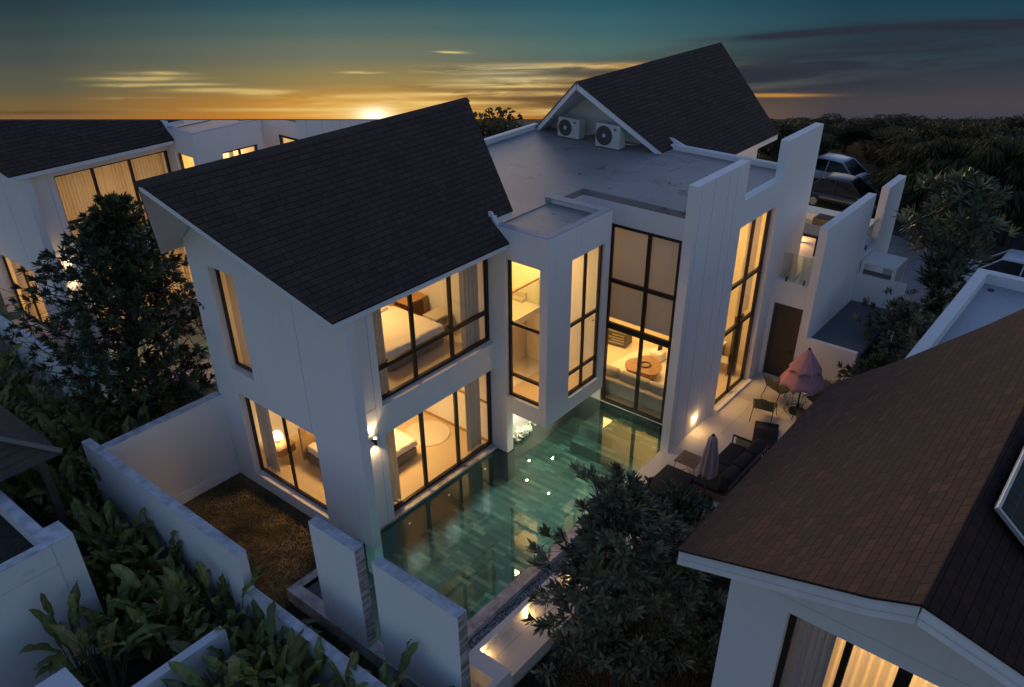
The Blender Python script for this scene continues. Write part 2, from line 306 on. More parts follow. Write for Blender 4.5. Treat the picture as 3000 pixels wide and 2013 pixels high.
# ---------------------------------------------------------------- mesh helpers
class MB:
    def __init__(s): s.v = []; s.f = []; s.uv = {}; s.tone = []
    def quad(s, *p, uv=None):
        i = len(s.v); s.v += [tuple(q) for q in p]; s.f.append(tuple(range(i, i + len(p))))
        if uv: s.uv[len(s.f) - 1] = uv
        return s
    def box(s, x0, x1, y0, y1, z0, z1, r=None, o=None):
        P_ = [Vector((x, y, z)) for z in (z0, z1) for x, y in ((x0, y0), (x1, y0), (x1, y1), (x0, y1))]
        if r is not None:
            o = Vector(o) if o else Vector((0, 0, 0)); P_ = [o + (r @ (p - o)) for p in P_]
        i = len(s.v); s.v += [tuple(p) for p in P_]
        s.f += [(i, i + 3, i + 2, i + 1), (i + 4, i + 5, i + 6, i + 7), (i, i + 1, i + 5, i + 4), (i + 1, i + 2, i + 6, i + 5), (i + 2, i + 3, i + 7, i + 6), (i + 3, i, i + 4, i + 7)]
        return s
    def prism(s, pts, vec, uvf=None):
        n = len(pts); i = len(s.v); vec = Vector(vec)
        s.v += [tuple(p) for p in pts] + [tuple(Vector(p) + vec) for p in pts]
        s.f.append(tuple(range(i, i + n)))
        if uvf: s.uv[len(s.f) - 1] = [uvf(p) for p in pts]
        s.f.append(tuple(range(i + 2 * n - 1, i + n - 1, -1)))
        for k in range(n):
            k2 = (k + 1) % n; s.f.append((i + k, i + n + k, i + n + k2, i + k2))
            if uvf: s.uv[len(s.f) - 1] = [uvf(pts[k]), uvf(pts[k]), uvf(pts[k2]), uvf(pts[k2])]
        return s
    def tube(s, pts, rad, n=8, cap=True):
        pts = [Vector(p) for p in pts]; rads = rad if isinstance(rad, (list, tuple)) else [rad] * len(pts)
        i0 = len(s.v)
        for k, p in enumerate(pts):
            d = (pts[min(k + 1, len(pts) - 1)] - pts[max(k - 1, 0)]).normalized()
            u = d.cross(Vector((0, 0, 1)));
            if u.length < 1e-3: u = Vector((1, 0, 0))
            u.normalize(); v = d.cross(u)
            for j in range(n):
                an = 2 * math.pi * j / n; s.v.append(tuple(p + (u * math.cos(an) + v * math.sin(an)) * rads[k]))
        for k in range(len(pts) - 1):
            for j in range(n):
                j2 = (j + 1) % n; a_, b_ = i0 + k * n, i0 + (k + 1) * n
                s.f.append((a_ + j, a_ + j2, b_ + j2, b_ + j))
        if cap: s.f.append(tuple(i0 + j for j in range(n))); s.f.append(tuple(i0 + (len(pts) - 1) * n + j for j in reversed(range(n))))
        return s
    def lathe(s, prof, c=(0, 0, 0), n=24, fn=None):
        i0 = len(s.v)
        for r, z in prof:
            for j in range(n):
                an = 2 * math.pi * j / n; rr = r * (fn(an, z) if fn else 1)
                s.v.append((c[0] + rr * math.cos(an), c[1] + rr * math.sin(an), c[2] + z))
        for k in range(len(prof) - 1):
            for j in range(n):
                j2 = (j + 1) % n; a_, b_ = i0 + k * n, i0 + (k + 1) * n
                s.f.append((a_ + j, a_ + j2, b_ + j2, b_ + j))
        return s
    def grid(s, axis, c0, c1, u0, u1, z0, z1, holes=()):
        """a wall of thickness c0..c1 with rectangular openings; no hidden internal faces"""
        us = sorted({u0, u1, *[min(max(v, u0), u1) for h in holes for v in h[:2]]}); zs = sorted({z0, z1, *[min(max(v, z0), z1) for h in holes for v in h[2:]]})
        def P_(c, u, z): return (c, u, z) if axis == 0 else ((u, c, z) if axis == 1 else (u, z, c))
        def solid(i, j):
            if i < 0 or j < 0 or i >= len(us) - 1 or j >= len(zs) - 1: return False
            u = (us[i] + us[i + 1]) / 2; z = (zs[j] + zs[j + 1]) / 2
            return not any(h[0] < u < h[1] and h[2] < z < h[3] for h in holes)
        for i in range(len(us) - 1):
            for j in range(len(zs) - 1):
                if not solid(i, j): continue
                a_, b_, z_, y_ = us[i], us[i + 1], zs[j], zs[j + 1]
                s.quad(P_(c0, a_, z_), P_(c0, b_, z_), P_(c0, b_, y_), P_(c0, a_, y_)); s.quad(P_(c1, a_, z_), P_(c1, a_, y_), P_(c1, b_, y_), P_(c1, b_, z_))
                if not solid(i - 1, j): s.quad(P_(c0, a_, z_), P_(c0, a_, y_), P_(c1, a_, y_), P_(c1, a_, z_))
                if not solid(i + 1, j): s.quad(P_(c0, b_, z_), P_(c1, b_, z_), P_(c1, b_, y_), P_(c0, b_, y_))
                if not solid(i, j - 1): s.quad(P_(c0, a_, z_), P_(c1, a_, z_), P_(c1, b_, z_), P_(c0, b_, z_))
                if not solid(i, j + 1): s.quad(P_(c0, a_, y_), P_(c0, b_, y_), P_(c1, b_, y_), P_(c1, a_, y_))
        return s
    def build(s, name, m, parent=None, smooth=False, bevel=0.0, loc=None, keep_uv=True, norm=True):
        me = bpy.data.meshes.new(name); me.from_pydata([tuple(v) for v in s.v], [], s.f)
        if s.uv:
            ul = me.uv_layers.new(name='UVMap')
            for fi, uvs in s.uv.items():
                p = me.polygons[fi]
                for li, q in zip(p.loop_indices, uvs): ul.data[li].uv = q
        if s.tone:
            at = me.attributes.new('tone', 'FLOAT', 'POINT')
            at.data.foreach_set('value', s.tone)
        me.materials.append(m); 
        if CUT['on'] or norm:
            bm = bmesh.new(); bm.from_mesh(me)
            if CUT['on']: cut_bm(bm, loc)
            if norm: bmesh.ops.recalc_face_normals(bm, faces=bm.faces)
            bm.to_mesh(me); bm.free()
        if smooth:
            for p in me.polygons: p.use_smooth = True
        o = bpy.data.objects.new(name, me); COL.objects.link(o)
        if parent: o.parent = parent
        if loc: o.location = loc
        if bevel:
            bv = o.modifiers.new('bevel', 'BEVEL'); bv.width = bevel; bv.segments = 2; bv.limit_method = 'ANGLE'
        return o

# the neighbouring roofs end at a level line where the dusk sky begins
CUT = {'on': False, 'off': Vector((0, 0, 0))}
_nc = Vector((0.0, F_, -(352 - CY_)))
CN = Vector([sum(CR[k][i] * _nc[k] for k in range(3)) for i in range(3)]).normalized()
def cut_bm(bm, loc=None):
    co = CC - CUT['off'] - (Vector(loc) if loc else Vector((0, 0, 0)))
    r = bmesh.ops.bisect_plane(bm, geom=list(bm.verts) + list(bm.edges) + list(bm.faces), dist=1e-5, plane_co=co, plane_no=CN, clear_inner=True)
    ed = [e for e in r['geom_cut'] if isinstance(e, bmesh.types.BMEdge)]
    if ed: 
        try: bmesh.ops.holes_fill(bm, edges=ed)
        except Exception: pass

def tag(o, label, cat, group=None):
    o['label'] = label; o['category'] = cat
    if group: o['group'] = group
    return o
def thing(name, label, cat, loc=(0, 0, 0), rz=0.0, group=None):
    o = bpy.data.objects.new(name, None); COL.objects.link(o); o.location = loc; o.rotation_euler = (0, 0, rz)
    return tag(o, label, cat, group)
def struct(o, kind='structure'): o['kind'] = kind; return o
def dup(root, loc, rz=0.0, label=None, group=None, scale=None):
    r = root.copy(); COL.objects.link(r); r.location = loc; r.rotation_euler = (0, 0, rz)
    if label: r['label'] = label
    if group: r['group'] = group
    if scale: r.scale = (scale,) * 3 if not isinstance(scale, tuple) else scale
    for ch in list(root.children):
        c_ = ch.copy(); COL.objects.link(c_); c_.parent = r
        for g in ch.children:
            d_ = g.copy(); COL.objects.link(d_); d_.parent = c_
    return r

def window(parent, axis, c, u0, u1, z0, z1, vs=(), hs=(), fr=.055, dp=.07, bars=(), thick=None):
    fr = fr * 1.25
    """a frame mesh with mullions and transoms, its glass as a sub-part. bars: (u0,u1,z0,z1) extra bars"""
    m = MB(); B = []
    B += [(u0, u0 + fr, z0, z1), (u1 - fr, u1, z0, z1), (u0 + fr, u1 - fr, z0, z0 + fr), (u0 + fr, u1 - fr, z1 - fr, z1)]
    hw = fr * .55
    for v in vs:
        if isinstance(v, tuple): B.append((v[0] - hw, v[0] + hw, v[1], v[2]))
        else: B.append((v - hw, v + hw, z0 + fr, z1 - fr))
    for k in hs:
        if isinstance(k, tuple): B.append((k[1], k[2], k[0] - hw, k[0] + hw))
        else: B.append((u0 + fr, u1 - fr, k - hw * 1.1, k + hw * 1.1))
    nb = 4
    for i, (a_, b_, e_, f_) in enumerate(B):
        d = dp if i < nb else dp * .8
        if i >= nb + len(vs): d = dp * .86
        if axis == 0: m.box(c - d / 2, c + d / 2, a_, b_, e_, f_)
        else: m.box(a_, b_, c - d / 2, c + d / 2, e_, f_)
    wo = m.build('window', FRM, parent)
    g = MB()
    if axis == 0: g.quad((c, u0 + .02, z0 + .02), (c, u1 - .02, z0 + .02), (c, u1 - .02, z1 - .02), (c, u0 + .02, z1 - .02))
    else: g.quad((u0 + .02, c, z0 + .02), (u1 - .02, c, z0 + .02), (u1 - .02, c, z1 - .02), (u0 + .02, c, z1 - .02))
    g.build('pane', GLS, wo)
    return wo

def curtain(axis, c, u0, u1, z0, z1, label, amp=.035, waves=None, m=None, parent=None, cat='curtain', off=(0, 0, 0), seed=0, group=None):
    L = abs(u1 - u0); waves = waves or max(3, int(L / .13)); n = waves * 8; mb = MB(); r = random.Random(seed + 11)
    ph = [r.uniform(.6, 1.4) for _ in range(waves + 2)]
    for k in range(n + 1):
        t_ = k / n; i_ = int(t_ * waves); w_ = amp * ph[i_] * math.sin(2 * math.pi * t_ * waves) + .3 * amp * math.sin(17 * t_ + seed)
        u = u0 + (u1 - u0) * t_
        for z in (z0, z1):
            ww = w_ * (1.0 if z == z0 else .7)
            mb.v.append((c + ww, u, z) if axis == 0 else (u, c + ww, z))
    for k in range(n): mb.f.append((2 * k, 2 * k + 2, 2 * k + 3, 2 * k + 1))
    o = mb.build('curtain', m or CURT, parent, smooth=True)
    o.location = off
    return tag(o, label, cat, group)

def area(x, y, z, sx_, sy_, watts, col=(1, .60, .25), rot=(0, 0, 0), off=(0, 0, 0)):
    l = bpy.data.lights.new('room_light', 'AREA'); l.shape = 'RECTANGLE'; l.size = sx_; l.size_y = sy_; l.energy = watts; l.color = col
    o = bpy.data.objects.new('room_light', l); COL.objects.link(o); o.location = (x + off[0], y + off[1], z + off[2]); o.rotation_euler = rot
    o.visible_camera = True
    return o
def point(x, y, z, watts, col=(1, .62, .28), r=.04):
    l = bpy.data.lights.new('lamp_light', 'POINT'); l.energy = watts; l.color = col; l.shadow_soft_size = r
    o = bpy.data.objects.new('lamp_light', l); COL.objects.link(o); o.location = (x, y, z); return o
def spot(p, to, watts, ang, col=(1, .62, .28), blend=.8, r=.02):
    l = bpy.data.lights.new('lamp_light', 'SPOT'); l.energy = watts; l.color = col; l.spot_size = R_(ang); l.spot_blend = blend; l.shadow_soft_size = r
    o = bpy.data.objects.new('lamp_light', l); COL.objects.link(o); o.location = p
    o.rotation_euler = (Vector(to) - Vector(p)).to_track_quat('-Z', 'Y').to_euler(); return o

# ---------------------------------------------------------------- the villa (main house; also its twin on the left)
RM = .82; RY = 2.65; RZ = 8.97; EZ = 6.36; EY0 = -.54; EY1 = 5.84
def zf(y): return RZ - RM * abs(y - RY)
def roof_part(H, pts, sm, shm=SHD, thick=.03, board=.14, m_=RM, name='roof'):
    """pts on the roof plane (x,y,z); shingle skin with a white board under it"""
    sl = math.sqrt(1 + m_ * m_)
    uvf = lambda p: (p[0] + 50, (p[1] * sm) * sl + 50)
    r = MB().prism(pts, (0, 0, -thick), uvf).build(name, shm, H)
    cx = sum(p[0] for p in pts) / len(pts); cy = sum(p[1] for p in pts) / len(pts)
    q = []
    for p in pts:
        dx = p[0] - cx; dy = p[1] - cy; k = .03 / max(abs(dx), abs(dy), .5)
        nx = p[0] - dx * k; ny = p[1] - dy * k
        q.append((nx, ny, p[2] - thick + (p[1] - ny) * (-m_ * (1 if sm > 0 else -1))))
    MB().prism(q, (0, 0, -board)).build('fascia', FAS, r)
    return r

def villa(off, main=True):
    O = Vector(off)
    H = thing('villa', 'white two storey villa with dark shingled gable roofs around the pool' if main else 'white villa at the far left behind the tree, its curtained windows lit', 'house', off)
    CUT['on'] = not main; CUT['off'] = O
    # gable end wall with the pier that runs past the facade
    MB().grid(0, -.31, -.06, -.404, 5.3, -.9, 6.26, [(1.27, 4.35, .10, 2.68), (3.44, 4.46, 3.37, 6.15)]).build('wall', PLA, H)
    gz = lambda y: zf(y) - .19
    MB().prism([(-.31, -.40, 6.26), (-.31, 5.3, 6.26), (-.31, 5.3, gz(5.3)), (-.31, RY, gz(RY)), (-.31, -.40, gz(-.40))], (.25, 0, 0)).build('gable_wall', PLA, H)
    # long front wall
    MB().grid(1, 0.0, .27, -.06, 4.8, -.9, 6.26, [(.775, 4.8, .085, 2.68), (.775, 4.8, 3.45, 5.92)]).build('wall', PLA, H)
    MB().box(-.06, 4.8, 5.05, 5.3, -.9, 6.3).build('wall', PLA, H)
    MB().box(-.06, 4.8, .10, .26, 6.26, zf(0) - .2).build('eave_wall', PLA, H)
    MB().grid(0, 4.8, 5.0, 0.0, 5.3, 1.43, 6.7, []).box(4.8, 5.06, -.38, 5.3, -.9, 1.43).box(4.8, 5.0, .02, 5.3, 6.7, 6.86).build('party_wall', PLA, H)
    # floors and ceilings of the bedroom block
    MB().box(-.06, 4.8, .27, 5.05, -.3, .075).build('floor', FLR, H)
    MB().box(-.06, 4.8, .27, 5.05, 2.74, 3.38).build('floor', FLR, H)
    MB().box(-.06, 4.8, .27, 5.05, 6.16, 6.25).build('ceiling', INT, H)
    # marble sill above the water, upper sill
    MB().box(-.05, 4.8, -.03, .27, .03, .10).build('sill', MARB, H, bevel=.006)
    # windows of the block
    window(H, 1, .225, .775, 4.80, .10, 2.68, vs=(2.15, 3.42), fr=.075, dp=.085)
    window(H, 1, .225, .775, 4.80, 3.46, 5.92, vs=(2.10, 3.40), hs=(4.30,), fr=.07, dp=.085)
    window(H, 0, -.10, 1.27, 4.35, .12, 2.68, vs=(2.80,), fr=.06)
    window(H, 0, -.10, 3.44, 4.46, 3.40, 6.15, fr=.05)
    # main gable roof, verges flaring out to the ridge
    if True:
        yl = .03
        f = [(-.71, EY0, zf(EY0)), (4.785, EY0, zf(EY0)), (4.785, yl, zf(yl)), (5.63, yl, zf(yl)), (6.95, RY, RZ), (-2.34, RY, RZ)]
        roof_part(H, f, 1)
        bk = [(-.69, EY1, zf(EY1)), (-2.34, RY, RZ), (6.95, RY, RZ), (5.63, EY1, zf(EY1))]
        roof_part(H, bk, -1)
        MB().prism([(-2.33, RY - .12, RZ - .094), (-2.33, RY, RZ + .008), (-2.33, RY + .12, RZ - .094)], (9.27, 0, 0)).build('ridge_cap', RDG, H)
    # white upstand where the lower eave meets the bay
    MB().prism([(4.80, -.16, 6.70), (4.80, .10, 6.70), (4.80, .13, 6.99), (4.80, .03, 6.99)], (.06, 0, 0)).build('flashing', FAS, H)
    # stair bay
    MB().grid(0, 4.80, 4.99, -1.72, -.002, 1.435, 6.7, [(-1.475, -.385, 1.93, 5.91)]).build('bay_wall', PLA, H)
    MB().grid(1, -1.72, -1.53, 4.99, 7.49, 1.435, 6.7, [(5.785, 7.26, 1.86, 5.89)]).build('bay_wall', PLA, H)
    MB().box(7.30, 7.49, -1.53, .1, 1.435, 6.7).build('bay_wall', PLA, H)
    MB().box(4.99, 7.30, -1.53, .1, 1.435, 1.62).build('bay_floor', FLR, H)
    MB().box(4.99, 7.30, -1.53, .1, 6.44, 6.56).build('bay_roof', FRF, H)
    MB().box(7.22, 7.52, -1.5, .26, 6.7, 6.715).box(7.24, 7.50, .1, .25, 6.585, 6.70).box(4.81, 5.02, -1.7, -.1, 6.7, 6.715).box(5.02, 7.50, -1.71, -1.5, 6.7, 6.715).build('bay_curb', CEM, H)
    window(H, 0, 4.94, -1.475, -.385, 1.93, 5.91, hs=(4.13, 2.60), fr=.06)
    window(H, 1, -1.59, 5.785, 7.26, 1.86, 5.89, vs=(6.55,), hs=(3.98, (2.52, 5.82, 7.22)), fr=.06)
    # wall behind bay and lightwell, wall of the big window
    MB().grid(1, .10, .34, 5.0, 9.05, -1.5, 6.40, [(5.15, 7.15, 1.62, 6.40)]).build('wall', PLA, H)
    MB().grid(0, 8.80, 9.05, -3.72, .10, -1.5, 6.40, [(-3.09, -.85, .02, 5.80)]).build('wall', PLA, H)
    window(H, 0, 8.86, -3.09, -.85, .02, 5.80, vs=(-2.10,), hs=(4.10, 2.63, 2.72), fr=.075, dp=.09)
    # front of the living wing: fin, tall window, notch and tower in one wall
    MB().grid(1, -3.97, -3.72, 7.58, 15.3, -.9, 7.70, [(10.34, 12.76, -.04, 5.90), (10.36, 12.82, 6.65, 7.8), (13.73, 15.4, -1, 3.2)]).build('fin_wall', PLA, H)
    window(H, 1, -3.76, 10.34, 12.76, 0.0, 5.90, vs=(11.70,), hs=(3.93, 2.44), fr=.075, dp=.09)
    jn = MB()
    for x in (7.80, 8.47, 9.27, 9.74): jn.box(x - .006, x + .006, -3.9735, -3.969, .05, 7.695)
    jn.build('wall_joint', JNT, H)
    jn = MB(); jn.box(.560, .572, -.0035, .001, .05, 6.2).box(-.05, .56, -.0035, .001, 3.50, 3.512); jn.build('wall_joint', JNT, H)
    MB().box(-.3135, -.309, 1.335, 1.347, 2.7, 6.4).build('wall_joint', JNT, H)
    # rest of the living wing
    MB().box(9.05, 13.5, 4.2, 4.4, -.2, 6.4).box(13.5, 13.73, -3.72, 5.1, -.2, 6.4).build('inner_wall', INT, H)
    MB().box(9.05, 13.5, -3.72, 4.2, -.3, .045).build('floor', FLR, H)
    MB().box(5.0, 7.3, .34, 4.4, 1.5, 1.62).box(5.0, 8.8, 4.2, 4.4, 1.5, 6.4).box(7.3, 7.4, .34, 4.2, 1.5, 6.4).build('stair_hall', INT, H)
    MB().grid(2, 6.40, 6.58, 5.0, 14.0, -3.72, 5.35, [(5.0, 8.8, -4, .10)]).build('flat_roof', FRF, H)
    MB().box(7.0, 13.3, 5.15, 5.35, 6.58, 6.74).box(13.78, 14.0, -3.72, 5.15, 6.58, 6.72).build('roof_parapet', PLA, H)
    MB().box(5.0, 14.0, 5.12, 5.35, -.9, 6.40).box(13.74, 14.0, -3.72, 5.12, -.9, 6.40).build('wall', PLA, H)
    if main:
        # door wall, second fin, terrace
        MB().grid(0, 13.48, 13.73, -5.05, -3.97, -.2, 3.38, [(-5.045, -4.115, .06, 2.62)]).build('wall', PLA, H)
        MB().box(13.60, 13.66, -5.045, -4.115, .06, 2.62).build('door_backing', DOORM, H)
        d = MB(); d.box(13.50, 13.58, -5.04, -4.96, .07, 2.61).box(13.50, 13.58, -4.20, -4.12, .07, 2.61).box(13.50, 13.58, -4.96, -4.20, 2.53, 2.61).box(13.53, 13.585, -4.955, -4.205, .075, 2.525)
        do = d.build('door', DOORM, H)
        MB().box(13.47, 13.53, -4.90, -4.88, 1.02, 1.14).box(13.46, 13.48, -4.90, -4.78, 1.09, 1.11).build('handle', BLK, do)
        MB().grid(1, -5.31, -5.055, 13.48, 20.8, -.6, 5.27, [(17.58, 19.0, 3.15, 5.4), (18.99, 20.81, 5.10, 5.4)]).build('fin_wall', PLA, H)
        MB().box(13.73, 20.8, -5.055, .4, 3.18, 3.38).build('terrace_floor', FLR, H)
        MB().box(19.3, 19.45, -4.6, .4, 3.38, 3.62).build('terrace_parapet', PLA, H)
        MB().box(13.48, 13.62, -6.88, -5.315, -.6, 1.72).build('low_wall', PLA, H)
        MB().box(13.62, 17.5, -6.88, -5.315, 1.40, 1.56).box(13.7, 17.4, -6.7, -5.4, -.6, 1.4).build('annex_roof', mat('dark_roof_membrane', (.10, .105, .12), .6, noise=(1.5, .5, (.07, .07, .08))), H)
        MB().box(17.5, 17.62, -6.90, -5.315, -.6, 2.55).build('low_wall', PLA, H)
        # the roof of the rear wing
        m2 = .786; z2 = 8.62; zz = lambda y: z2 - m2 * abs(y - RY)
        f = [(11.90, RY, z2), (13.12, .12, zz(.12)), (14.02, .12, zz(.12)), (14.02, -.72, zz(-.72)), (20.2, -.72, zz(-.72)), (21.5, RY, z2)]
        roof_part(H, f, 1, SHD, m_=m2, board=.20)
        roof_part(H, [(11.90, RY, z2), (21.5, RY, z2), (20.2, 6.0, zz(6.0)), (14.02, 6.0, zz(6.0)), (14.02, 5.15, zz(5.15)), (13.12, 5.15, zz(5.15))], -1, SHD, m_=m2, board=.20)
        MB().prism([(13.72, .25, 6.58), (13.72, 5.05, 6.58), (13.72, RY, z2 - .26)], (.25, 0, 0)).build('gable_wall', PLA, H)
        MB().box(14.02, 19.6, -.25, 5.6, -.6, 5.9).build('wall', PLA, H)
        MB().prism([(19.35, -.25, 5.9), (19.35, 5.6, 5.9), (19.35, RY, z2 - .3)], (.25, 0, 0)).build('gable_wall', PLA, H)
        MB().prism([(14.0, -.45, 6.60), (14.0, .35, 6.60), (14.0, .42, 6.86), (14.0, .30, 6.86)], (.07, 0, 0)).build('flashing', FAS, H)
        # balustrades
        for nm, (xx, ya, yb, za, zb) in enumerate([(13.50, -5.04, -4.14, 3.40, 4.29)]):
            g = MB(); g.box(xx, xx + .014, ya, yb, za + .02, zb); go = g.build('balustrade', GLC, H)
            MB().box(xx - .02, xx + .035, ya + .12, ya + .16, za - .02, za + .14).build('clamp', BLK, go); MB().box(xx - .02, xx + .035, yb - .22, yb - .18, za - .02, za + .14).build('clamp', BLK, go)
        g = MB().box(17.6, 18.98, -5.20, -5.186, 3.18, 3.98).build('balustrade', GLC, H)
        MB().box(17.58, 18.99, -5.21, -5.17, 3.985, 4.02).build('rail', ALU, g)
        MB().box(18.2, 18.24, -5.22, -5.16, 3.15, 3.30).build('clamp', BLK, g)
    CUT['on'] = False
    return H
# ---------------------------------------------------------------- large structure
VILLA = villa((0, 0, 0), True)
TWIN = villa((.30, 15.2, 0), False)

# ground : one soil sheet that ends where the dusk sky begins
g = MB(); 
pts = [(-60, -40), (62, -40)]
def gpt(u, z=-.6):           # where the level sight line through pixel column u meets the ground
    d = Vector(((u - CX_) / F_, (349 - CY_) / F_, 1)); wd = Vector([sum(CR[k][i] * d[k] for k in range(3)) for i in range(3)])
    t_ = (z - CC.z) / wd.z; return (CC.x + wd.x * t_, CC.y + wd.y * t_)
far = [gpt(3600), gpt(3000), gpt(1500), gpt(0), gpt(-900)]
m = MB(); m.quad(*[(x, y, -.6) for x, y in [(-60, -45), (72, -45)] + far + [(-60, 80)]])
go_ = m.build('ground', GRD); bm_ = bmesh.new(); bm_.from_mesh(go_.data)          # the sheet is open where the pool is dug
for co_, no_ in (((-2.4, 0, 0), (1, 0, 0)), ((8.9, 0, 0), (1, 0, 0)), ((0, -3.9, 0), (0, 1, 0)), ((0, .2, 0), (0, 1, 0))):
    bmesh.ops.bisect_plane(bm_, geom=list(bm_.verts) + list(bm_.edges) + list(bm_.faces), dist=1e-5, plane_co=co_, plane_no=no_)
bmesh.ops.delete(bm_, geom=[f_ for f_ in bm_.faces if -2.4 < f_.calc_center_median().x < 8.9 and -3.9 < f_.calc_center_median().y < .2], context='FACES')
bm_.to_mesh(go_.data); bm_.free(); struct(go_)
m = MB().box(-3.49, -.31, -.0, 5.2, -.58, -.27); struct(m.build('lawn_soil', LAWNS)); m = MB().box(-3.49, -2.52, -9, 0, -.58, -.30); struct(m.build('garden_soil', EARTH))
m = MB().box(-1.9, 9, 5.55, 12.3, -.58, -.42); struct(m.build('neighbour_lawn', EARTH))
m = MB().box(21.3, 30.4, -14, 3, -.59, -.42); struct(m.build('paving', ROAD))
m = MB().box(30.4, 40, -16, 5, -.59, -.40); struct(m.build('road', ASPH))

# pool
P = thing('swimming_pool', 'green tiled swimming pool with grey marble coping in front of the villa', 'pool')
b_ = MB(); b_.quad((-2.3, -3.75, -1.0), (8.8, -3.75, -1.0), (8.8, .1, -1.0), (-2.3, .1, -1.0)); b_.build('pool_floor', POOLT, P)
b_ = MB(); b_.quad((-2.21, -3.74, -1.0), (-2.21, .0, -1.0), (-2.21, .0, .05), (-2.21, -3.74, .05))
b_.quad((-2.21, -3.735, -1.0), (8.8, -3.735, -1.0), (8.8, -3.735, .05), (-2.21, -3.735, .05)); b_.quad((-2.21, -.07, -1.0), (-.31, -.07, -1.0), (-.31, -.07, .05), (-2.21, -.07, .05))
b_.quad((8.795, -3.74, -1.0), (8.795, .1, -1.0), (8.795, .1, .0), (8.795, -3.74, .0)); b_.quad((5.05, .095, -1.0), (8.8, .095, -1.0), (8.8, .095, .0), (5.05, .095, .0))
b_.box(-.04, 4.795, -.022, -.002, -1.0, .028); b_.box(4.775, 4.799, -.40, -.024, -1.0, .02).box(4.799, 5.085, -.405, -.383, -1.0, .02)
b_.build('pool_wall', POOLW, P)
b_ = MB(); b_.box(-2.50, -2.20, -5.4, .14, -.6, .08).box(-2.20, -.315, -.07, .14, -.6, .08).box(-2.20, 6.0, -4.03, -3.735, -.6, .08)
b_.build('coping', MARB, P, bevel=.008)
# shelf with steps beneath the big window
MB().box(7.6, 8.79, -3.70, -.9, -.99, -.30).box(7.15, 7.6, -3.70, -.9, -.99, -.62).build('pool_step', POOLT, P)
wt = MB(); wt.quad((-2.2, -3.736, 0), (8.8, -3.736, 0), (8.8, .1, 0), (5.0, .1, 0), (5.0, -.0, 0), (-.3, -.0, 0), (-.3, -.07, 0), (-2.2, -.07, 0)); struct(wt.build('pool_water', WAT))

STRP = bpy.data.materials.new('striped_stone'); STRP.use_nodes = True; T = NT(STRP.node_tree)
o_ = T.new('ShaderNodeTexCoord').outputs['Object']; mp_ = T.new('ShaderNodeMapping', {0: o_}); mp_.inputs['Rotation'].default_value = (0, R_(28), 0); mp_.inputs['Scale'].default_value = (.8, 1, 6)
T.set(T.n['Principled BSDF'].inputs['Base Color'], T.mix(band_(T, T.noise(mp_.outputs[0], 1.6, 5, .6), .42, .58), (.20, .16, .15, 1), (.50, .45, .43, 1))); T.n['Principled BSDF'].inputs['Roughness'].default_value = .5
# free standing wing walls at the end of the pool
for nm, (y0, y1) in {'left': (-2.59, -1.20), 'right': (-5.29, -3.08)}.items():
    W = thing('screen_wall', {'left': 'smaller white screen wall at the pool end, nearer the lawn', 'right': 'larger white screen wall at the pool corner, beside the pebble strip'}[nm], 'wall', (-2.355, (y0 + y1) / 2, .08), group='screen walls at the pool end')
    MB().box(-.112, .112, y0 - (y0 + y1) / 2, y1 - (y0 + y1) / 2, 0, 2.70).build('panel', PLA, W, bevel=.004)
    MB().box(-.118, .118, y0 - (y0 + y1) / 2 - .006, y1 - (y0 + y1) / 2 + .004, 2.70, 2.725).build('top_slab', MARBS, W, bevel=.004)
    hh = (y1 - y0) / 2; sl = MB(); sl.box(-.1125, .1125, -hh - .012, -hh - .0005, 0, 2.70); sl.build('end_cladding', STRP, W)

# garden walls
gw = thing('garden_wall', 'tall pale garden wall running away from camera left of the lawn', 'wall', (-3.6, 2.6, -.6))
MB().box(-.105, .105, -3.0, 3.35, 0, 2.88).build('panel', PLB, gw); MB().box(-.112, .112, -3.005, 3.36, 2.88, 2.90).build('top_slab', MARBS, gw)
gw = thing('garden_wall', 'garden wall crossing behind the lawn from the villa gable', 'wall', (-1.9, 5.30, -.6))
MB().box(-1.585, 1.585, -.12, .12, 0, 2.90).build('panel', PLB, gw); MB().box(-1.585, 1.585, -.14, -.121, .30, .66).build('skirting', PLA, gw); MB().box(-1.585, 1.585, -.128, .125, 2.90, 2.92).build('top_slab', MARBS, gw)
gw = thing('garden_wall', 'pale wall at the far left beyond the tree, enclosing the twin villa', 'wall', (-2.0, 9.0, -.6))
MB().box(-.105, .105, .3, 14, 0, 2.88).build('panel', PLB, gw); MB().box(-.112, .112, .3, 14, 2.88, 2.90).build('top_slab', MARBS, gw)
gw = thing('garden_wall', 'low garden wall with pale top behind the big-leaved plants', 'wall', (-3.6, -4, -.6))
MB().box(-.10, .10, -4, 3.59, 0, 1.86).build('panel', PLB, gw); MB().box(-.107, .107, -4, 3.59, 1.86, 1.88).build('top_slab', MARBS, gw)

# near left raised planter and wall pieces
pl = thing('planter_wall', 'tall raised planter with mottled grey top in the lower left', 'planter', (0, 0, -.6))
b_ = MB(); b_.box(-8.6, -5.55, 2.41, 2.62, -1, 3.2).box(-6.10, -5.55, 2.62, 3.03, -1, 3.2).box(-6.10, -5.86, 3.03, 9, -1, 3.2)
b_.build('panel', PLB, pl); b_ = MB(); b_.box(-8.6, -5.545, 2.405, 2.625, 3.2, 3.22).box(-6.10, -5.545, 2.625, 3.035, 3.2, 3.22).box(-6.10, -5.855, 3.035, 9, 3.2, 3.22); b_.build('top_slab', MARBS, pl)
MB().box(-8.6, -6.10, 2.62, 9, 1.5, 2.85).build('soil', EARTH, pl)
jn = MB(); jn.box(-6.0, -5.99, 2.405, 2.41, -.5, 3.2).box(-8.6, -6.0, 2.405, 2.41, 2.70, 2.71); jn.build('wall_joint', JNT, pl)
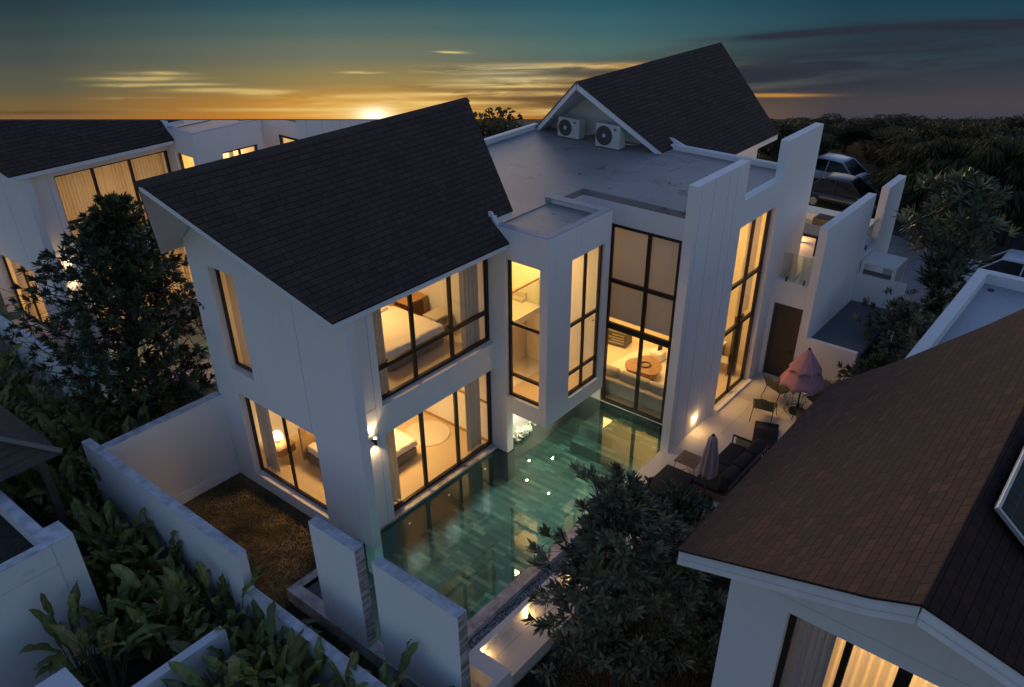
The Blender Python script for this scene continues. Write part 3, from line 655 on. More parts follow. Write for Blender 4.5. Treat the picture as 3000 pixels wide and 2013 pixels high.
jn = MB(); x0 = -6.62
for q in ((x0, x0 + .20, 2.84, 2.848), (x0, x0 + .20, 2.90, 2.908), (x0, x0 + .008, 2.848, 2.90), (x0 + .192, x0 + .20, 2.848, 2.90)): jn.box(q[0], q[1], 2.405, 2.41, q[2], q[3])
jn.build('wall_mark', JNT, pl)
tag(MB().box(-9.3, -7.01, -3.0, .40, -.6, 1.5).build('block_wall', PLB), 'short pale block wall cut by the bottom left corner', 'wall')
tag(MB().box(-9.0, -4.52, -.86, -.66, -.6, 1.18).build('cross_wall', PLB), 'pale low wall between two clumps of big-leaved plants at the bottom', 'wall')

# deck beside the pool
DK = thing('poolside_walk', 'cream tiled walk with lit kerb along the pebble strip', 'walkway')
MB().box(-1.0, 5.2, -5.27, -4.405, -.9, -.20).build('tread', PAT, DK)
MB().box(-1.40, 5.2, -4.405, -4.27, -.9, .0).build('kerb', PLA, DK)
MB().box(-1.40, -1.0, -5.27, -4.405, -.9, .0).box(-3.0, -1.40, -5.27, -5.14, -.9, .0).build('kerb', PLA, DK); MB().box(-3.0, -1.40, -5.14, -4.27, -.9, -.45).build('landing', PAT, DK)
MB().box(-2.2, 6.0, -4.27, -4.03, -.9, -.10).build('gravel_bed', mat('black_gravel', (.02, .02, .022), .8, bump=(80, .8, .02)), DK)
r = random.Random(3)
def pebbles(n, m, label):
    b_ = MB()
    for _ in range(n):
        cx, cy = r.uniform(-1.9, 4.5), r.uniform(-4.26, -4.045); s_ = r.uniform(.012, .027); an = r.uniform(0, 3)
        ca, sa = math.cos(an), math.sin(an); zc = -.10 + s_ * .5 + r.uniform(0, .015)
        vs = [(1, 0, 0), (0, .75, 0), (-1, 0, 0), (0, -.75, 0), (0, 0, .6), (0, 0, -.6)]; i = len(b_.v)
        for x, y, z in vs: b_.v.append((cx + (x * ca - y * sa) * s_, cy + (x * sa + y * ca) * s_, zc + z * s_))
        for a_, c_ in ((0, 1), (1, 2), (2, 3), (3, 0)): b_.f += [(i + a_, i + c_, i + 4), (i + c_, i + a_, i + 5)]
    o = b_.build('pebbles', m, smooth=False); struct(o, 'stuff'); tag(o, label, 'pebbles')
pebbles(5200, PEBW, 'white pebbles in the narrow bed beside the pool')
pebbles(3600, PEBD, 'dark pebbles mixed in the narrow bed beside the pool')
# patio
struct(MB().box(6.0, 13.48, -3.97, -3.735, -.9, .05).box(5.2, 13.48, -7.3, -3.97, -.9, .05).build('patio', PAT))
MB().box(10.34, 12.76, -4.09, -3.975, .05, .12).build('step', PLA, VILLA)

# grass
def grass(name, label, rects, n, h0, h1, z, dens=None):
    b_ = MB(); r = random.Random(5)
    tot = sum((x1 - x0) * (y1 - y0) for x0, x1, y0, y1 in rects)
    for x0, x1, y0, y1 in rects:
        for _ in range(int(n * (x1 - x0) * (y1 - y0) / tot)):
            x = r.uniform(x0, x1); y = r.uniform(y0, y1); an = r.uniform(0, 6.28); hh = r.uniform(h0, h1); wd = .008 + hh * .08; ln = r.uniform(.2, .9) * hh
            dx, dy = math.cos(an), math.sin(an); i = len(b_.v)
            b_.v += [(x - dy * wd, y + dx * wd, z), (x + dy * wd, y - dx * wd, z), (x + dx * ln * .4, y + dy * ln * .4, z + hh * .7), (x + dx * ln, y + dy * ln, z + hh)]
            b_.f += [(i, i + 1, i + 2), (i, i + 2, i + 3)]; tn = max(0, min(1, .5 + .5 * math.sin(x * 2.3 + math.sin(y * 1.7)) + r.uniform(-.4, .4))); b_.tone += [tn * .5, tn * .5, tn, tn]
    o = b_.build(name, GRS, norm=False); struct(o, 'stuff'); tag(o, label, 'grass')
grass('lawn_grass', 'mown lawn between the villa gable and the garden wall', [(-3.48, -.33, .15, 5.15), (-3.48, -2.53, -5, .15)], 42000, .02, .05, -.272)
grass('side_grass', 'dark grass strip beside the maroon roofed house', [(-1.5, 6, -9.4, -5.3)], 26000, .05, .11, -.6)
grass('neighbour_grass', 'grass of the garden behind the cross wall', [(-3.4, 4.0, 5.5, 11)], 22000, .04, .09, -.43)

# neighbour's pool behind the tree
P2 = thing('swimming_pool', 'turquoise pool glimpsed behind the left tree', 'pool')
MB().box(-1.2, 8.6, 11.2, 15.15, -1.2, -.25).build('pool_floor', mat('turquoise_tile', (.10, .42, .45), .4), P2)
MB().box(-1.5, 8.6, 10.95, 11.2, -1.2, .0).box(-1.5, -1.2, 11.2, 15.15, -1.2, .06).build('coping', MARB, P2)
w2 = MB(); w2.quad((-1.2, 11.2, 0), (8.6, 11.2, 0), (8.6, 15.15, 0), (-1.2, 15.15, 0)); struct(w2.build('neighbour_pool_water', WAT))
struct(MB().box(1.5, 9, 9.6, 10.95, -.6, .02).build('neighbour_terrace', PAT))

# right hand neighbour with the maroon roof
N = thing('villa', 'white house with maroon shingled roof and solar panels, near right', 'house')
em = .84; ey, ez = -8.9, 6.0; ry, rz = -12.0, 8.604
ze = lambda y: rz - em * abs(y - ry)
f = [(3.73, ey, ze(ey)), (-1.80, ey, ze(ey)), (-3.57, -11.59, ze(-11.59)), (-3.78, ry, rz), (4.60, ry, rz), (4.05, -11.0, ze(-11.0)), (3.72, -10.0, ze(-10.0))]
roof_part(N, f, 1, SHR, m_=em, board=.24)
f = [(-3.78, ry, rz), (-1.80, -15.1, ze(-15.1)), (3.73, -15.1, ze(-15.1)), (4.60, ry, rz)]
roof_part(N, f, -1, SHG, m_=em, board=.24)
tr = MB()
for (p0, p1) in ((( -1.80, ey), (-3.57, -11.59)), ((-3.57, -11.59), (-3.78, ry)), ((-3.78, ry), (-1.80, -15.1))):
    q0 = Vector((p0[0], p0[1], ze(p0[1]) - .15)); q1 = Vector((p1[0], p1[1], ze(p1[1]) - .15)); d_ = (q1 - q0); n_ = Vector((-abs(d_.y), 0, 0)).normalized() * .012 + Vector((0, 0, 0))
    tr.v += [tuple(q0 + n_), tuple(q1 + n_), tuple(q1 + n_ + Vector((0, 0, .008))), tuple(q0 + n_ + Vector((0, 0, .008)))]; i = len(tr.v) - 4; tr.f.append((i, i + 1, i + 2, i + 3))
tr.build('fascia_line', JNT, N)
xw = -1.09
MB().grid(0, xw, xw + .25, -14.6, -9.46, -.6, 5.85, [(-14.0, -10.33, 2.7, 5.15)]).build('wall', PLB, N)
MB().prism([(xw, -14.6, 5.85), (xw, -9.46, 5.85), (xw, -9.46, ze(-9.46) - .29), (xw, ry, rz - .29), (xw, -14.6, ze(-14.6) - .29)], (.25, 0, 0)).build('gable_wall', PLB, N)
MB().box(xw + .25, 3.6, -9.71, -9.46, -.6, 5.75).box(xw + .25, 3.6, -14.6, -14.4, -.6, 5.75).box(3.4, 3.6, -14.4, -9.71, -.6, 5.75).build('wall', PLA, N)
MB().box(xw + .25, 3.4, -14.4, -9.71, 2.5, 2.7).build('floor', INT, N); MB().box(xw + .25, 3.4, -14.4, -9.71, 5.35, 5.45).build('ceiling', INT, N)
window(N, 0, xw + .17, -14.0, -10.33, 2.7, 5.15, vs=(-11.16,), fr=.07, dp=.08)
MB().box(xw + .13, xw + .21, -11.98, -11.80, 2.75, 5.10).build('mullion', FRM, N)
MB().box(xw - .003, xw + .001, -14.6, -9.47, 5.39, 5.398).build('wall_joint', JNT, N)
curtain(0, xw + .42, -14.0, -10.9, 2.72, 5.14, 'pleated sheer curtain lit from behind in the near right window', .05, 22, seed=4)
curtain(0, xw + .36, -10.95, -10.36, 2.72, 5.14, 'dark gathered curtain at the left edge of the near right window', .05, 6, m=cloth('blue_grey_curtain', (.30, .34, .42), .1), seed=5)
area(.6, -12.1, 5.3, 2.0, 2.5, 62)
sp = MB(); d1 = 1 / math.sqrt(1 + em * em)
def solar(x0, y0, label):
    # panel lying on the far slope, its corner near (x0,y0)
    S = thing('solar_panel', label, 'solar panel', (x0, y0, ze(y0) + .10), group='solar panels on the maroon roof')
    S.rotation_euler = (math.atan(em), 0, 0)
    S.rotation_euler = (math.atan(em), 0, 0)
    L_, W_ = 1.65, 1.0
    fr_ = MB(); fr_.box(0, L_, -W_, -W_ + .035, 0, .04).box(0, L_, -.035, 0, 0, .04).box(0, .035, -W_ + .035, -.035, 0, .04).box(L_ - .035, L_, -W_ + .035, -.035, 0, .04); fr_.build('frame', ALU, S)
    c_ = MB(); c_.quad((.035, -W_ + .035, .03), (L_ - .035, -W_ + .035, .03), (L_ - .035, -.035, .03), (.035, -.035, .03), uv=[(0, 0), (1.58, 0), (1.58, .93), (0, .93)]); c_.build('cells', SOLAR, S)
    MB().box(.2, .26, -W_ + .05, -.05, -.12, 0).box(L_ - .26, L_ - .2, -W_ + .05, -.05, -.12, 0).build('rail', ALU, S)
solar(-2.04, -12.163, 'solar panel on the maroon roof, the one nearest the ridge')
solar(-2.55, -13.05, 'solar panel on the maroon roof, lower down at the picture edge')
# flat roofed part of that house
MB().box(4.75, 9.9, -14.5, -9.86, -.6, 6.2).build('wall', PLB, N)
MB().box(4.75, 9.9, -14.5, -9.86, 6.2, 6.22).build('flat_roof', FRN, N)
b_ = MB(); b_.box(3.9, 9.9, -10.05, -9.82, 6.2, 6.45).box(9.68, 9.92, -14.5, -10.05, 6.2, 6.45).build('roof_parapet', PLB, N)
tag(MB().lathe([(.0, .03), (.05, .03), (.07, .0)], (9.35, -10.25, 6.22), 16).build('roof_drain', BLK), 'round black drain in the grey flat roof at right', 'drain')
# ---------------------------------------------------------------- rooms : lights, curtains, furniture
def mx4(m, loc=(0, 0, 0), rz=0): return Matrix.Translation(loc) @ Matrix.Rotation(rz, 4, 'Z')
def soft_box(name, m, x0, x1, y0, y1, z0, z1, parent=None, bev=.05, seg=3):
    o = MB().box(x0, x1, y0, y1, z0, z1).build(name, m, parent); bv = o.modifiers.new('bevel', 'BEVEL'); bv.width = bev; bv.segments = seg
    for p in o.data.polygons: p.use_smooth = True
    return o
def bed(loc, rz, sx_, sy_, label):
    B = thing('bed', label, 'bed', loc, rz)
    MB().box(-sx_ / 2, sx_ / 2, -sy_ / 2, sy_ / 2, .04, .32).build('base', mat('grey_bed_base', (.20, .16, .12), .9) if 'grey_bed_base' not in MATS else MATS['grey_bed_base'], B, bevel=.02)
    soft_box('mattress', SHEET, -sx_ / 2 + .01, sx_ / 2 - .01, -sy_ / 2 + .01, sy_ / 2 - .01, .33, .56, B, .07)
    # rumpled duvet hanging over the foot and the sides
    n = 36; d = MB()
    for i in range(n + 1):
        for j in range(n + 1):
            u = -1.06 + 2.12 * i / n; v = -1.06 + 1.7 * j / n
            x = u * sx_ / 2; y = v * sy_ / 2
            drop = max(0, abs(u) - 1) * 2.6 + max(0, -v - 1) * 2.6
            fold = .012 * math.sin(u * 21 + v * 3) * (.3 + 6 * drop) + .01 * math.sin(u * 5 + v * 7)
            d.v.append((max(-sx_ / 2 - .03, min(sx_ / 2 + .03, x)), max(-sy_ / 2 - .03, y) + (fold if v < -1 else 0), .585 + fold - drop * 1.0))
    for i in range(n):
        for j in range(n): k = i * (n + 1) + j; d.f.append((k, k + 1, k + n + 2, k + n + 1))
    d.build('duvet', SHEET, B, smooth=True)
    for s_ in (-1, 1): soft_box('pillow', SHEET, s_ * .42 - .30, s_ * .42 + .30, sy_ / 2 - .48, sy_ / 2 - .08, .56, .72, B, .07)
    MB().box(-sx_ / 2 - .1, sx_ / 2 + .1, sy_ / 2, sy_ / 2 + .08, .1, 1.15).build('headboard', mat('tan_headboard', (.34, .23, .13), .8) if 'tan_headboard' not in MATS else MATS['tan_headboard'], B, bevel=.02)
    return B
bed((1.98, 2.55, .075), 0, 2.1, 2.2, 'white bed in the ground floor room by the pool')
bed((3.0, 2.20, 3.38), 0, 1.95, 2.25, 'white bed with hanging duvet in the upstairs room under the eave')
ns = thing('nightstand', 'curved wooden nightstand behind the lawn-side window', 'nightstand', (.62, 4.35, .45))
MB().box(-.28, .28, -.32, .32, -.12, .12).build('drawer_box', mat('honey_oak', (.42, .24, .09), .5, noise=(12, .6, (.3, .16, .06))), ns, bevel=.06); MB().box(-.285, .285, -.325, .325, .122, .14).build('top', MATS['honey_oak'], ns)
tl = thing('table_lamp', 'small white table lamp on the wooden nightstand', 'lamp', (.62, 4.45, .59)); MB().lathe([(.0, .0), (.07, .0), (.07, .015), (.012, .03), (.012, .16), (.0, .16)], n=14).build('stand', DKM, tl); MB().lathe([(.17, .14), (.12, .30), (.0, .30)], n=20).build('lamp_shade', LSH, tl, smooth=True)
rg = MB(); rr = random.Random(9)
rg.lathe([(.0, .0), (.66, .0), (.67, .012), (.64, .028), (.0, .03)], (4.02, 2.02, .078), 64, fn=lambda an, z: 1 + .012 * math.sin(an * 13) + .008 * math.sin(an * 29))
tag(rg.build('round_rug', CARP), 'round cream rug on the ground floor room floor', 'rug')
MB().box(4.76, 4.799, .35, 4.9, 1.4, 1.46).box(4.78, 4.799, .35, 4.9, .075, .16).build('wall_trim', MATS['honey_oak'], VILLA)
# upstairs furniture
wd = thing('wardrobe', 'brown wooden wardrobe behind the bed upstairs', 'wardrobe', (3.9, 4.6, 3.38)); MB().box(-.8, .8, -.3, .4, 0, 2.3).build('carcass', MATS['honey_oak'], wd); MB().box(-.005, .005, -.306, -.3, .05, 2.25).build('door_gap', DKM, wd)
dk = thing('side_table', 'small wooden side table by the right curtain upstairs', 'table', (4.45, 1.75, 3.38)); MB().box(-.3, .3, -.25, .25, .46, .52).box(-.3, .3, -.25, .25, .2, .24).build('top', SOFA, dk)
for xx, yy in ((-.27, -.22), (.27, -.22), (-.27, .22), (.27, .22)): MB().box(xx - .02, xx + .02, yy - .02, yy + .02, 0, .46).build('leg', DKM, dk)
sc_ = thing('desk', 'wooden desk beside the bed upstairs', 'desk', (4.4, 3.0, 3.38)); MB().box(-.38, .38, -.6, .6, .70, .75).box(.2, .38, -.6, .6, 0, .7).build('body', MATS['honey_oak'], sc_)

C1 = [('left', .98, 1.42), ('right', 4.05, 4.62)]
for nm, u0, u1 in C1: curtain(1, .46, u0, u1, .09, 2.66, 'gathered curtain at the %s side of the poolside ground floor window' % nm, .045, seed=1, m=CURG)
for nm, u0, u1 in (('left', .98, 1.40), ('right', 4.02, 4.70)): curtain(1, .46, u0, u1, 3.40, 5.95, 'gathered curtain at the %s side of the wide upstairs window' % nm, .045, seed=2, m=CURG)
curtain(0, .12, 3.80, 4.34, .10, 2.66, 'gathered curtain at the left of the lawn-side window', .05, seed=3, m=CURG)
curtain(0, .10, 3.46, 4.45, 3.40, 6.12, 'sheer curtain filling the tall slot window of the gable wall', .035, seed=6)
# living room blinds, curtains and furniture
tag(MB().box(8.98, 8.986, -3.05, -.88, 2.86, 6.1).build('roller_blind', BLND), 'grey roller blind behind the upper panes of the big pool window', 'blind')
curtain(1, -3.55, 11.95, 12.72, 2.5, 5.9, 'cream curtain in the right upper panes of the tall patio window', .05, seed=8)
curtain(1, -3.55, 10.4, 10.9, 2.5, 5.9, 'cream curtain in the left upper panes of the tall patio window', .05, seed=9)
MB().box(9.05, 13.5, 2.2, 4.2, 2.6, 3.38).build('gallery_floor', INT, VILLA)
SOFG = mat('grey_sofa_fabric', (.36, .33, .28), .9, bump=(120, .3, .004))
S = thing('sofa', 'long cream sofa with its back to the big pool window', 'sofa', (9.1, -1.6, .05))
soft_box('backrest', SOFG, -.02, .22, -1.75, 1.5, .12, .62, S, .06)
for k, y in enumerate((-1.70, -.62, .46)): soft_box('back_cushion', SOFG, .16, .40, y, y + 1.04, .42, .90, S, .09)
for k, y in enumerate((-1.70, -.62, .46)): soft_box('seat_cushion', SOFA, .25, 1.0, y, y + 1.04, .22, .46, S, .06)
soft_box('seat_base', SOFA, .2, .98, -1.75, 1.5, .08, .24, S, .04)
for y in (-1.7, 1.42): MB().box(.05, .95, y, y + .04, 0, .08).build('leg', DKM, S)
ct = MB(); ct.lathe([(.0, .0), (.42, .0), (.52, .22), (.60, .36), (.60, .40), (.0, .40)], (10.86, -1.16, .07), 40, fn=lambda an, z: 1 + .10 * math.sin(an * 3 + 1) + .05 * math.sin(an * 5))
tag(ct.build('coffee_table', WOOD), 'low wooden slab coffee table on the cream rug', 'table')
tr_ = MB(); tr_.lathe([(.17, .0), (.20, .03), (.18, .05), (.15, .03)], (10.86, -1.2, .472), 24); tag(tr_.build('tray', DKM), 'dark round tray on the wooden coffee table', 'tray')
tag(MB().lathe([(.0, 0), (1.35, 0), (1.35, .02), (0, .02)], (11.4, -1.1, .048), 48, fn=lambda an, z: 1 + .12 * math.sin(an * 2 + 2) + .05 * math.sin(an * 3)).build('cowhide_rug', CARP), 'cream irregular rug under the coffee table', 'rug')
TB = thing('storage_trunk', 'dark printed trunk on the living room floor', 'trunk', (12.3, .72, .05), R_(8)); MB().box(-.28, .28, -.38, .38, 0, .55).build('case', mat('olive_black_trunk', (.07, .065, .045), .6), TB, bevel=.01)
pr = MB()
for k in range(4): pr.box(-.284, -.281, -.30, .28 - (k % 2) * .12, .12 + k * .1, .16 + k * .1)
pr.build('print_band', mat('faded_print', (.35, .33, .24), .8), TB); MB().box(-.29, .29, -.39, .39, .40, .42).build('lid_edge', DKM, TB)
PF = thing('pouf', 'white angular pouf near the coffee table', 'pouf', (12.1, -.95, .05)); soft_box('body', SHEET, -.22, .22, -.25, .25, 0, .36, PF, .09); MB().prism([(-.05, .0, .37), (.12, .08, .37), (.1, -.1, .37)], (.02, 0, .13)).build('corner_flap', DKM, PF)
DT = thing('dining_table', 'pale dining table inside the tall patio window', 'table', (12.9, -2.0, .05)); MB().box(-.5, .5, -.8, .8, .70, .75).build('top', SHEET, DT)
for xx, yy in ((-.44, -.74), (.44, -.74), (-.44, .74), (.44, .74)): MB().box(xx - .03, xx + .03, yy - .03, yy + .03, 0, .7).build('leg', WOOD, DT)
DC0 = thing('dining_chair', 'wooden dining chair at the pale table, nearest the tall window', 'chair', (12.75, -3.05, .05), R_(95), group='dining chairs')
soft_box('seat', SOFA, -.22, .22, -.22, .22, .40, .47, DC0, .03); MB().box(-.22, -.19, -.2, .2, .5, .82).build('backrest', WOOD, DC0)
for xx, yy in ((-.2, -.2), (.2, -.2), (-.2, .2), (.2, .2)): MB().box(xx - .02, xx + .02, yy - .02, yy + .02, 0, .4).build('leg', WOOD, DC0)
dup(DC0, (12.1, -2.3, .05), R_(0), 'wooden dining chair at the pale table, on the sofa side')
VC = MB().lathe([(0, 0), (.14, 0), (.14, 2.2), (0, 2.2)], (12.75, -3.35, .05), 6); tag(VC.build('floor_lamp', DKM), 'slim dark column just inside the tall patio window', 'column')
# stairs seen through the bay
st = MB()
for k in range(14): st.box(5.3 + k * .16, 5.3 + (k + 1) * .16, .9, 1.9, 1.62 + k * .0, 1.70 + k * .17)
st.build('staircase', FLR, VILLA)
g_ = MB().box(5.0, 7.25, .36, .37, 3.5, 4.35).build('stair_balustrade', GLC, VILLA); MB().box(5.0, 7.25, .345, .385, 4.35, 4.39).build('handrail', WOOD, g_); MB().box(5.0, 7.25, .34, 4.2, 3.30, 3.48).build('landing', INT, VILLA)
MB().box(5.01, 5.05, .36, .40, 3.5, 6.4).box(7.2, 7.24, -1.5, -1.45, 3.6, 3.62).build('stair_post', WOOD, g_)

W_ = (1, .59, .20)
def rooms(o, k=1.0):
    area(2.4, 2.4, 2.72, .7, .7, 80 * k, W_, off=o); area(2.8, 2.9, 6.12, .7, .7, 44 * k, W_, off=o)
    area(6.1, .8, 6.36, .6, .6, 84 * k, W_, off=o); area(6.1, 2.0, 3.25, 1.8, 1.6, 55 * k, W_, off=o)
    area(11.2, -.6, 6.35, 2.5, 3.5, 190 * k, W_, off=o)
rooms((0, 0, 0)); rooms((.30, 15.2, 0), 1.2)
area(11.6, .9, 2.55, 2.5, 1.4, 45, W_)
spot((11.6, -3.3, 5.6), (11.5, -4.9, .05), 90, 80, W_, 1.0, .15)
point(.62, 4.35, .78, 2.5)

# twin villa : drawn curtains
TO = (.30, 15.2, 0)
curtain(1, .50, .85, 4.75, 3.42, 5.95, 'drawn sheer curtain glowing in the upper window of the far left villa', .05, 34, off=TO, seed=21)
curtain(1, .50, .85, 4.75, .09, 2.66, 'drawn sheer curtain glowing in the lower window behind the left tree', .05, 34, off=TO, seed=22)
curtain(0, .10, 1.3, 4.34, .10, 2.66, 'drawn curtain behind the side window at the far left edge', .05, 24, off=TO, seed=23)

# ---------------------------------------------------------------- fittings
def sconce(loc, nrm, label, watts=7):
    L = thing('wall_lamp', label, 'lamp', loc); nx, ny = nrm
    b_ = MB(); b_.tube([(nx * .10, ny * .10, -.085), (nx * .10, ny * .10, .085)], .042, 16); b_.build('cylinder', DKM, L)
    MB().box(-.03 + nx * .03, .03 + nx * .03, -.03 + ny * .03, .03 + ny * .03, -.02, .02).build('bracket', DKM, L)
    MB().lathe([(0, 0), (.034, 0), (.034, .004), (0, .004)], (nx * .10, ny * .10, .0865), 14).build('lens', GLOWW, L)
    for s_ in (1, -1):
        p = Vector(loc) + Vector((nx * .10, ny * .10, s_ * .10)); spot(p, p + Vector((-nx * .05, -ny * .05, s_)), watts, 95, (1, .66, .34), .7)
    return L
sconce((.36, 0, 2.73), (0, -1), 'up and down wall lamp on the corner pier beside the poolside window', 16)
sconce((.66, 15.2, 2.75), (0, -1), 'wall lamp glowing on the far left villa behind the tree', 22)
def steplight(loc, nrm, label, watts):
    L = thing('step_light', label, 'lamp', loc, group='recessed step lights'); nx, ny = nrm
    MB().tube([(0, ny * .001, 0), (0, ny * .018, 0)], .035, 14).build('bezel', ALU, L); MB().tube([(0, ny * .0185, 0), (0, ny * .022, 0)], .026, 14).build('lens', GLOWW, L)
    p = Vector(loc) + Vector((0, ny * .05, 0)); point(*p, watts, (1, .60, .22), .02)
    return L
steplight((9.05, -3.972, .46), (0, -1), 'small round light low on the tall fin wall by the patio', 6.0)
steplight((-.95, -4.405, -.095), (0, -1), 'small kerb light at the near end of the poolside walk', 2.6)
steplight((.56, -4.405, -.095), (0, -1), 'small kerb light next to the tree on the poolside walk', 2.6)
steplight((2.1, -4.405, -.095), (0, -1), 'small kerb light half hidden behind the tree on the poolside walk', 2.6)
point(-2.0, -4.75, -.25, .8, (1, .60, .2))
point(5.7, -.45, .75, 5, (1, .93, .72), .02)
def under(x, y, z, w_=3, c=(.75, 1, .70)): return point(x, y, z, w_, c, .08)
ORDW = ['first', 'second', 'third', 'fourth', 'fifth']
def added_pool_lamp(loc, to, w_, label, c=(.85, 1, .75), ang=150):  # submerged lamps added only to light the pool floor
    L = thing('added_pool_lamp', label, 'lamp', loc, group='added pool lights'); d = (Vector(to) - Vector(loc)).normalized()
    MB().tube([(0, 0, 0), tuple(d * .02)], .04, 14).build('bezel', ALU, L); MB().tube([tuple(d * .021), tuple(d * .024)], .028, 14).build('lens', MATS['added_pool_lens'], L)
    spot(Vector(loc) + d * .06, to, w_, ang, c, 1.0, .03)
mat('added_pool_lens', (.8, 1, .9), .3, emit=((.8, 1, .8), .25))
for i_, (x, t_) in enumerate(((4.2, 3.4), (2.7, 2.5), (1.2, 1.2))):
    added_pool_lamp((x, -.03, -.35), (t_, -2.8, -1.0), 8, 'added pool light below the long sill, %s' % ('nearest the stair bay', 'in the middle', 'nearest the corner pier')[i_], (.66, .98, .92), 165)
for i_, x in enumerate((-.9, 1.1, 3.1, 5.1, 6.6)):
    added_pool_lamp((x, -3.73, -.35), (x + .2, -1.6, -1.0), (12 if i_ < 3 else 24), 'added pool light under the outer coping, %s from the screen walls' % ORDW[i_], (.66, .98, .92) if i_ < 3 else (.98, 1, .70), 165)
added_pool_lamp((-2.19, -1.0, -.35), (-.5, -1.4, -1.0), 10, 'added pool light in the end wall of the pool', (.5, 1, .8), 165)

# disc lights added under the stair bay to brighten the pool floor
def added_downlight(x, y, z, w_, label, c=(1, .93, .62), ang=150):
    L = thing('added_downlight', label, 'lamp', (x, y, z), group='added lights under the stair bay')
    MB().tube([(0, 0, 0), (0, 0, -.012)], .05, 14).build('trim_ring', ALU, L); MB().tube([(0, 0, -.013), (0, 0, -.016)], .034, 12).build('lens', GLOWW, L)
    spot((x, y, z - .03), (x, y - .15, z - 1), w_, ang, c, .9, .02)
for i_, (x, y) in enumerate(((5.5, -1.35), (6.95, -1.35), (5.6, -.45), (6.95, -.4))):
    added_downlight(x, y, 1.434, 38, ('added disc light under the stair bay, %s corner' % ('outer left', 'outer right', 'inner left', 'inner right')[i_]))

def ac(loc, label, w_, h_):
    A = thing('ac_unit', label, 'air conditioner', loc, 0, 'air conditioners on the flat roof')
    MB().box(0, .36, -w_ / 2, w_ / 2, .03, h_).build('case', ACW, A, bevel=.012)
    r_ = h_ * .40; cy = w_ * .14
    k = MB(); 
    for rr_ in (r_, r_ * .83, r_ * .66, r_ * .5, r_ * .33):
        for q in range(28):
            a0, a1 = q * math.tau / 28, (q + 1) * math.tau / 28
            k.quad((-.012, cy + rr_ * math.cos(a0), h_ * .52 + rr_ * math.sin(a0)), (-.012, cy + rr_ * math.cos(a1), h_ * .52 + rr_ * math.sin(a1)), (-.012, cy + (rr_ - .012) * math.cos(a1), h_ * .52 + (rr_ - .012) * math.sin(a1)), (-.012, cy + (rr_ - .012) * math.cos(a0), h_ * .52 + (rr_ - .012) * math.sin(a0)))
    k.build('grille', ACG, A)
    k = MB()
    for q in range(28):
        a0, a1 = q * math.tau / 28, (q + 1) * math.tau / 28
        k.quad((-.004, cy, h_ * .52), (-.004, cy + r_ * math.cos(a0), h_ * .52 + r_ * math.sin(a0)), (-.004, cy + r_ * math.cos(a1), h_ * .52 + r_ * math.sin(a1)))
    k.build('fan_well', mat('fan_shadow', (.045, .045, .045), .7) if 'fan_shadow' not in MATS else MATS['fan_shadow'], A)
    MB().tube([(-.018, cy, h_ * .52), (-.005, cy, h_ * .52)], .06, 14).build('hub', ACW, A)
    k = MB(); k.quad((-.006, -w_ * .30 - .05, h_ * .78), (-.006, -w_ * .30 + .05, h_ * .78), (-.006, -w_ * .30 + .05, h_ * .88), (-.006, -w_ * .30 - .05, h_ * .88)); k.build('emblem', BLUL, A)
    MB().box(.05, .09, -w_ / 2 + .05, w_ / 2 - .05, 0, .03).box(.27, .31, -w_ / 2 + .05, w_ / 2 - .05, 0, .03).build('foot', BLK, A)
    MB().tube([(.34, -w_ / 2, .15), (.5, -w_ / 2 - .12, .12), (.8, -w_ / 2 - .15, .06), (1.0, -w_ / 2 - .2, .05)], .022, 8).build('pipe', ACW, A)
    return A
ac((12.83, 3.55, 6.58), 'smaller air conditioner, farther left under the rear gable', .86, .66)
ac((12.58, 1.84, 6.58), 'larger air conditioner, nearer right under the rear gable', .90, .76)
# pavilion corner
PV = thing('pavilion', 'dark timber pavilion roof at the left edge', 'pavilion', (-6.6, 6.7, -.6))
ap = (0, 0, 4.7); c4 = [(-2.08, -1.95, 3.6), (2.08, -1.95, 3.6), (2.08, 1.95, 3.6), (-2.08, 1.95, 3.6)]
rf = MB()
for k in range(4):
    p, q = Vector(c4[k]), Vector(c4[(k + 1) % 4]); A_ = Vector(ap)
    for j in range(9):
        t0, t1 = j / 9, (j + 1) / 9 + .0; lift = Vector((0, 0, .03))
        rf.quad(p.lerp(A_, t0), q.lerp(A_, t0), q.lerp(A_, t1) - lift * (1 if j < 8 else 0), p.lerp(A_, t1) - lift * (1 if j < 8 else 0))
        rf.quad(p.lerp(A_, t0), q.lerp(A_, t0), q.lerp(A_, t0) - lift, p.lerp(A_, t0) - lift)
rf.build('roof', WOODR, PV)
for k in range(4): MB().tube([Vector(c4[k]) + Vector((0, 0, .03)), Vector(ap) + Vector((0, 0, .03))], .06, 6).build('hip_cap', mat('weathered_batten', (.16, .14, .12), .8) if 'weathered_batten' not in MATS else MATS['weathered_batten'], PV)
for sx_, sy_ in ((-1, -1), (1, -1), (1, 1), (-1, 1)): MB().box(sx_ * 1.7 - .08, sx_ * 1.7 + .08, sy_ * 1.55 - .08, sy_ * 1.55 + .08, 0, 3.62).build('post', WOODR, PV)

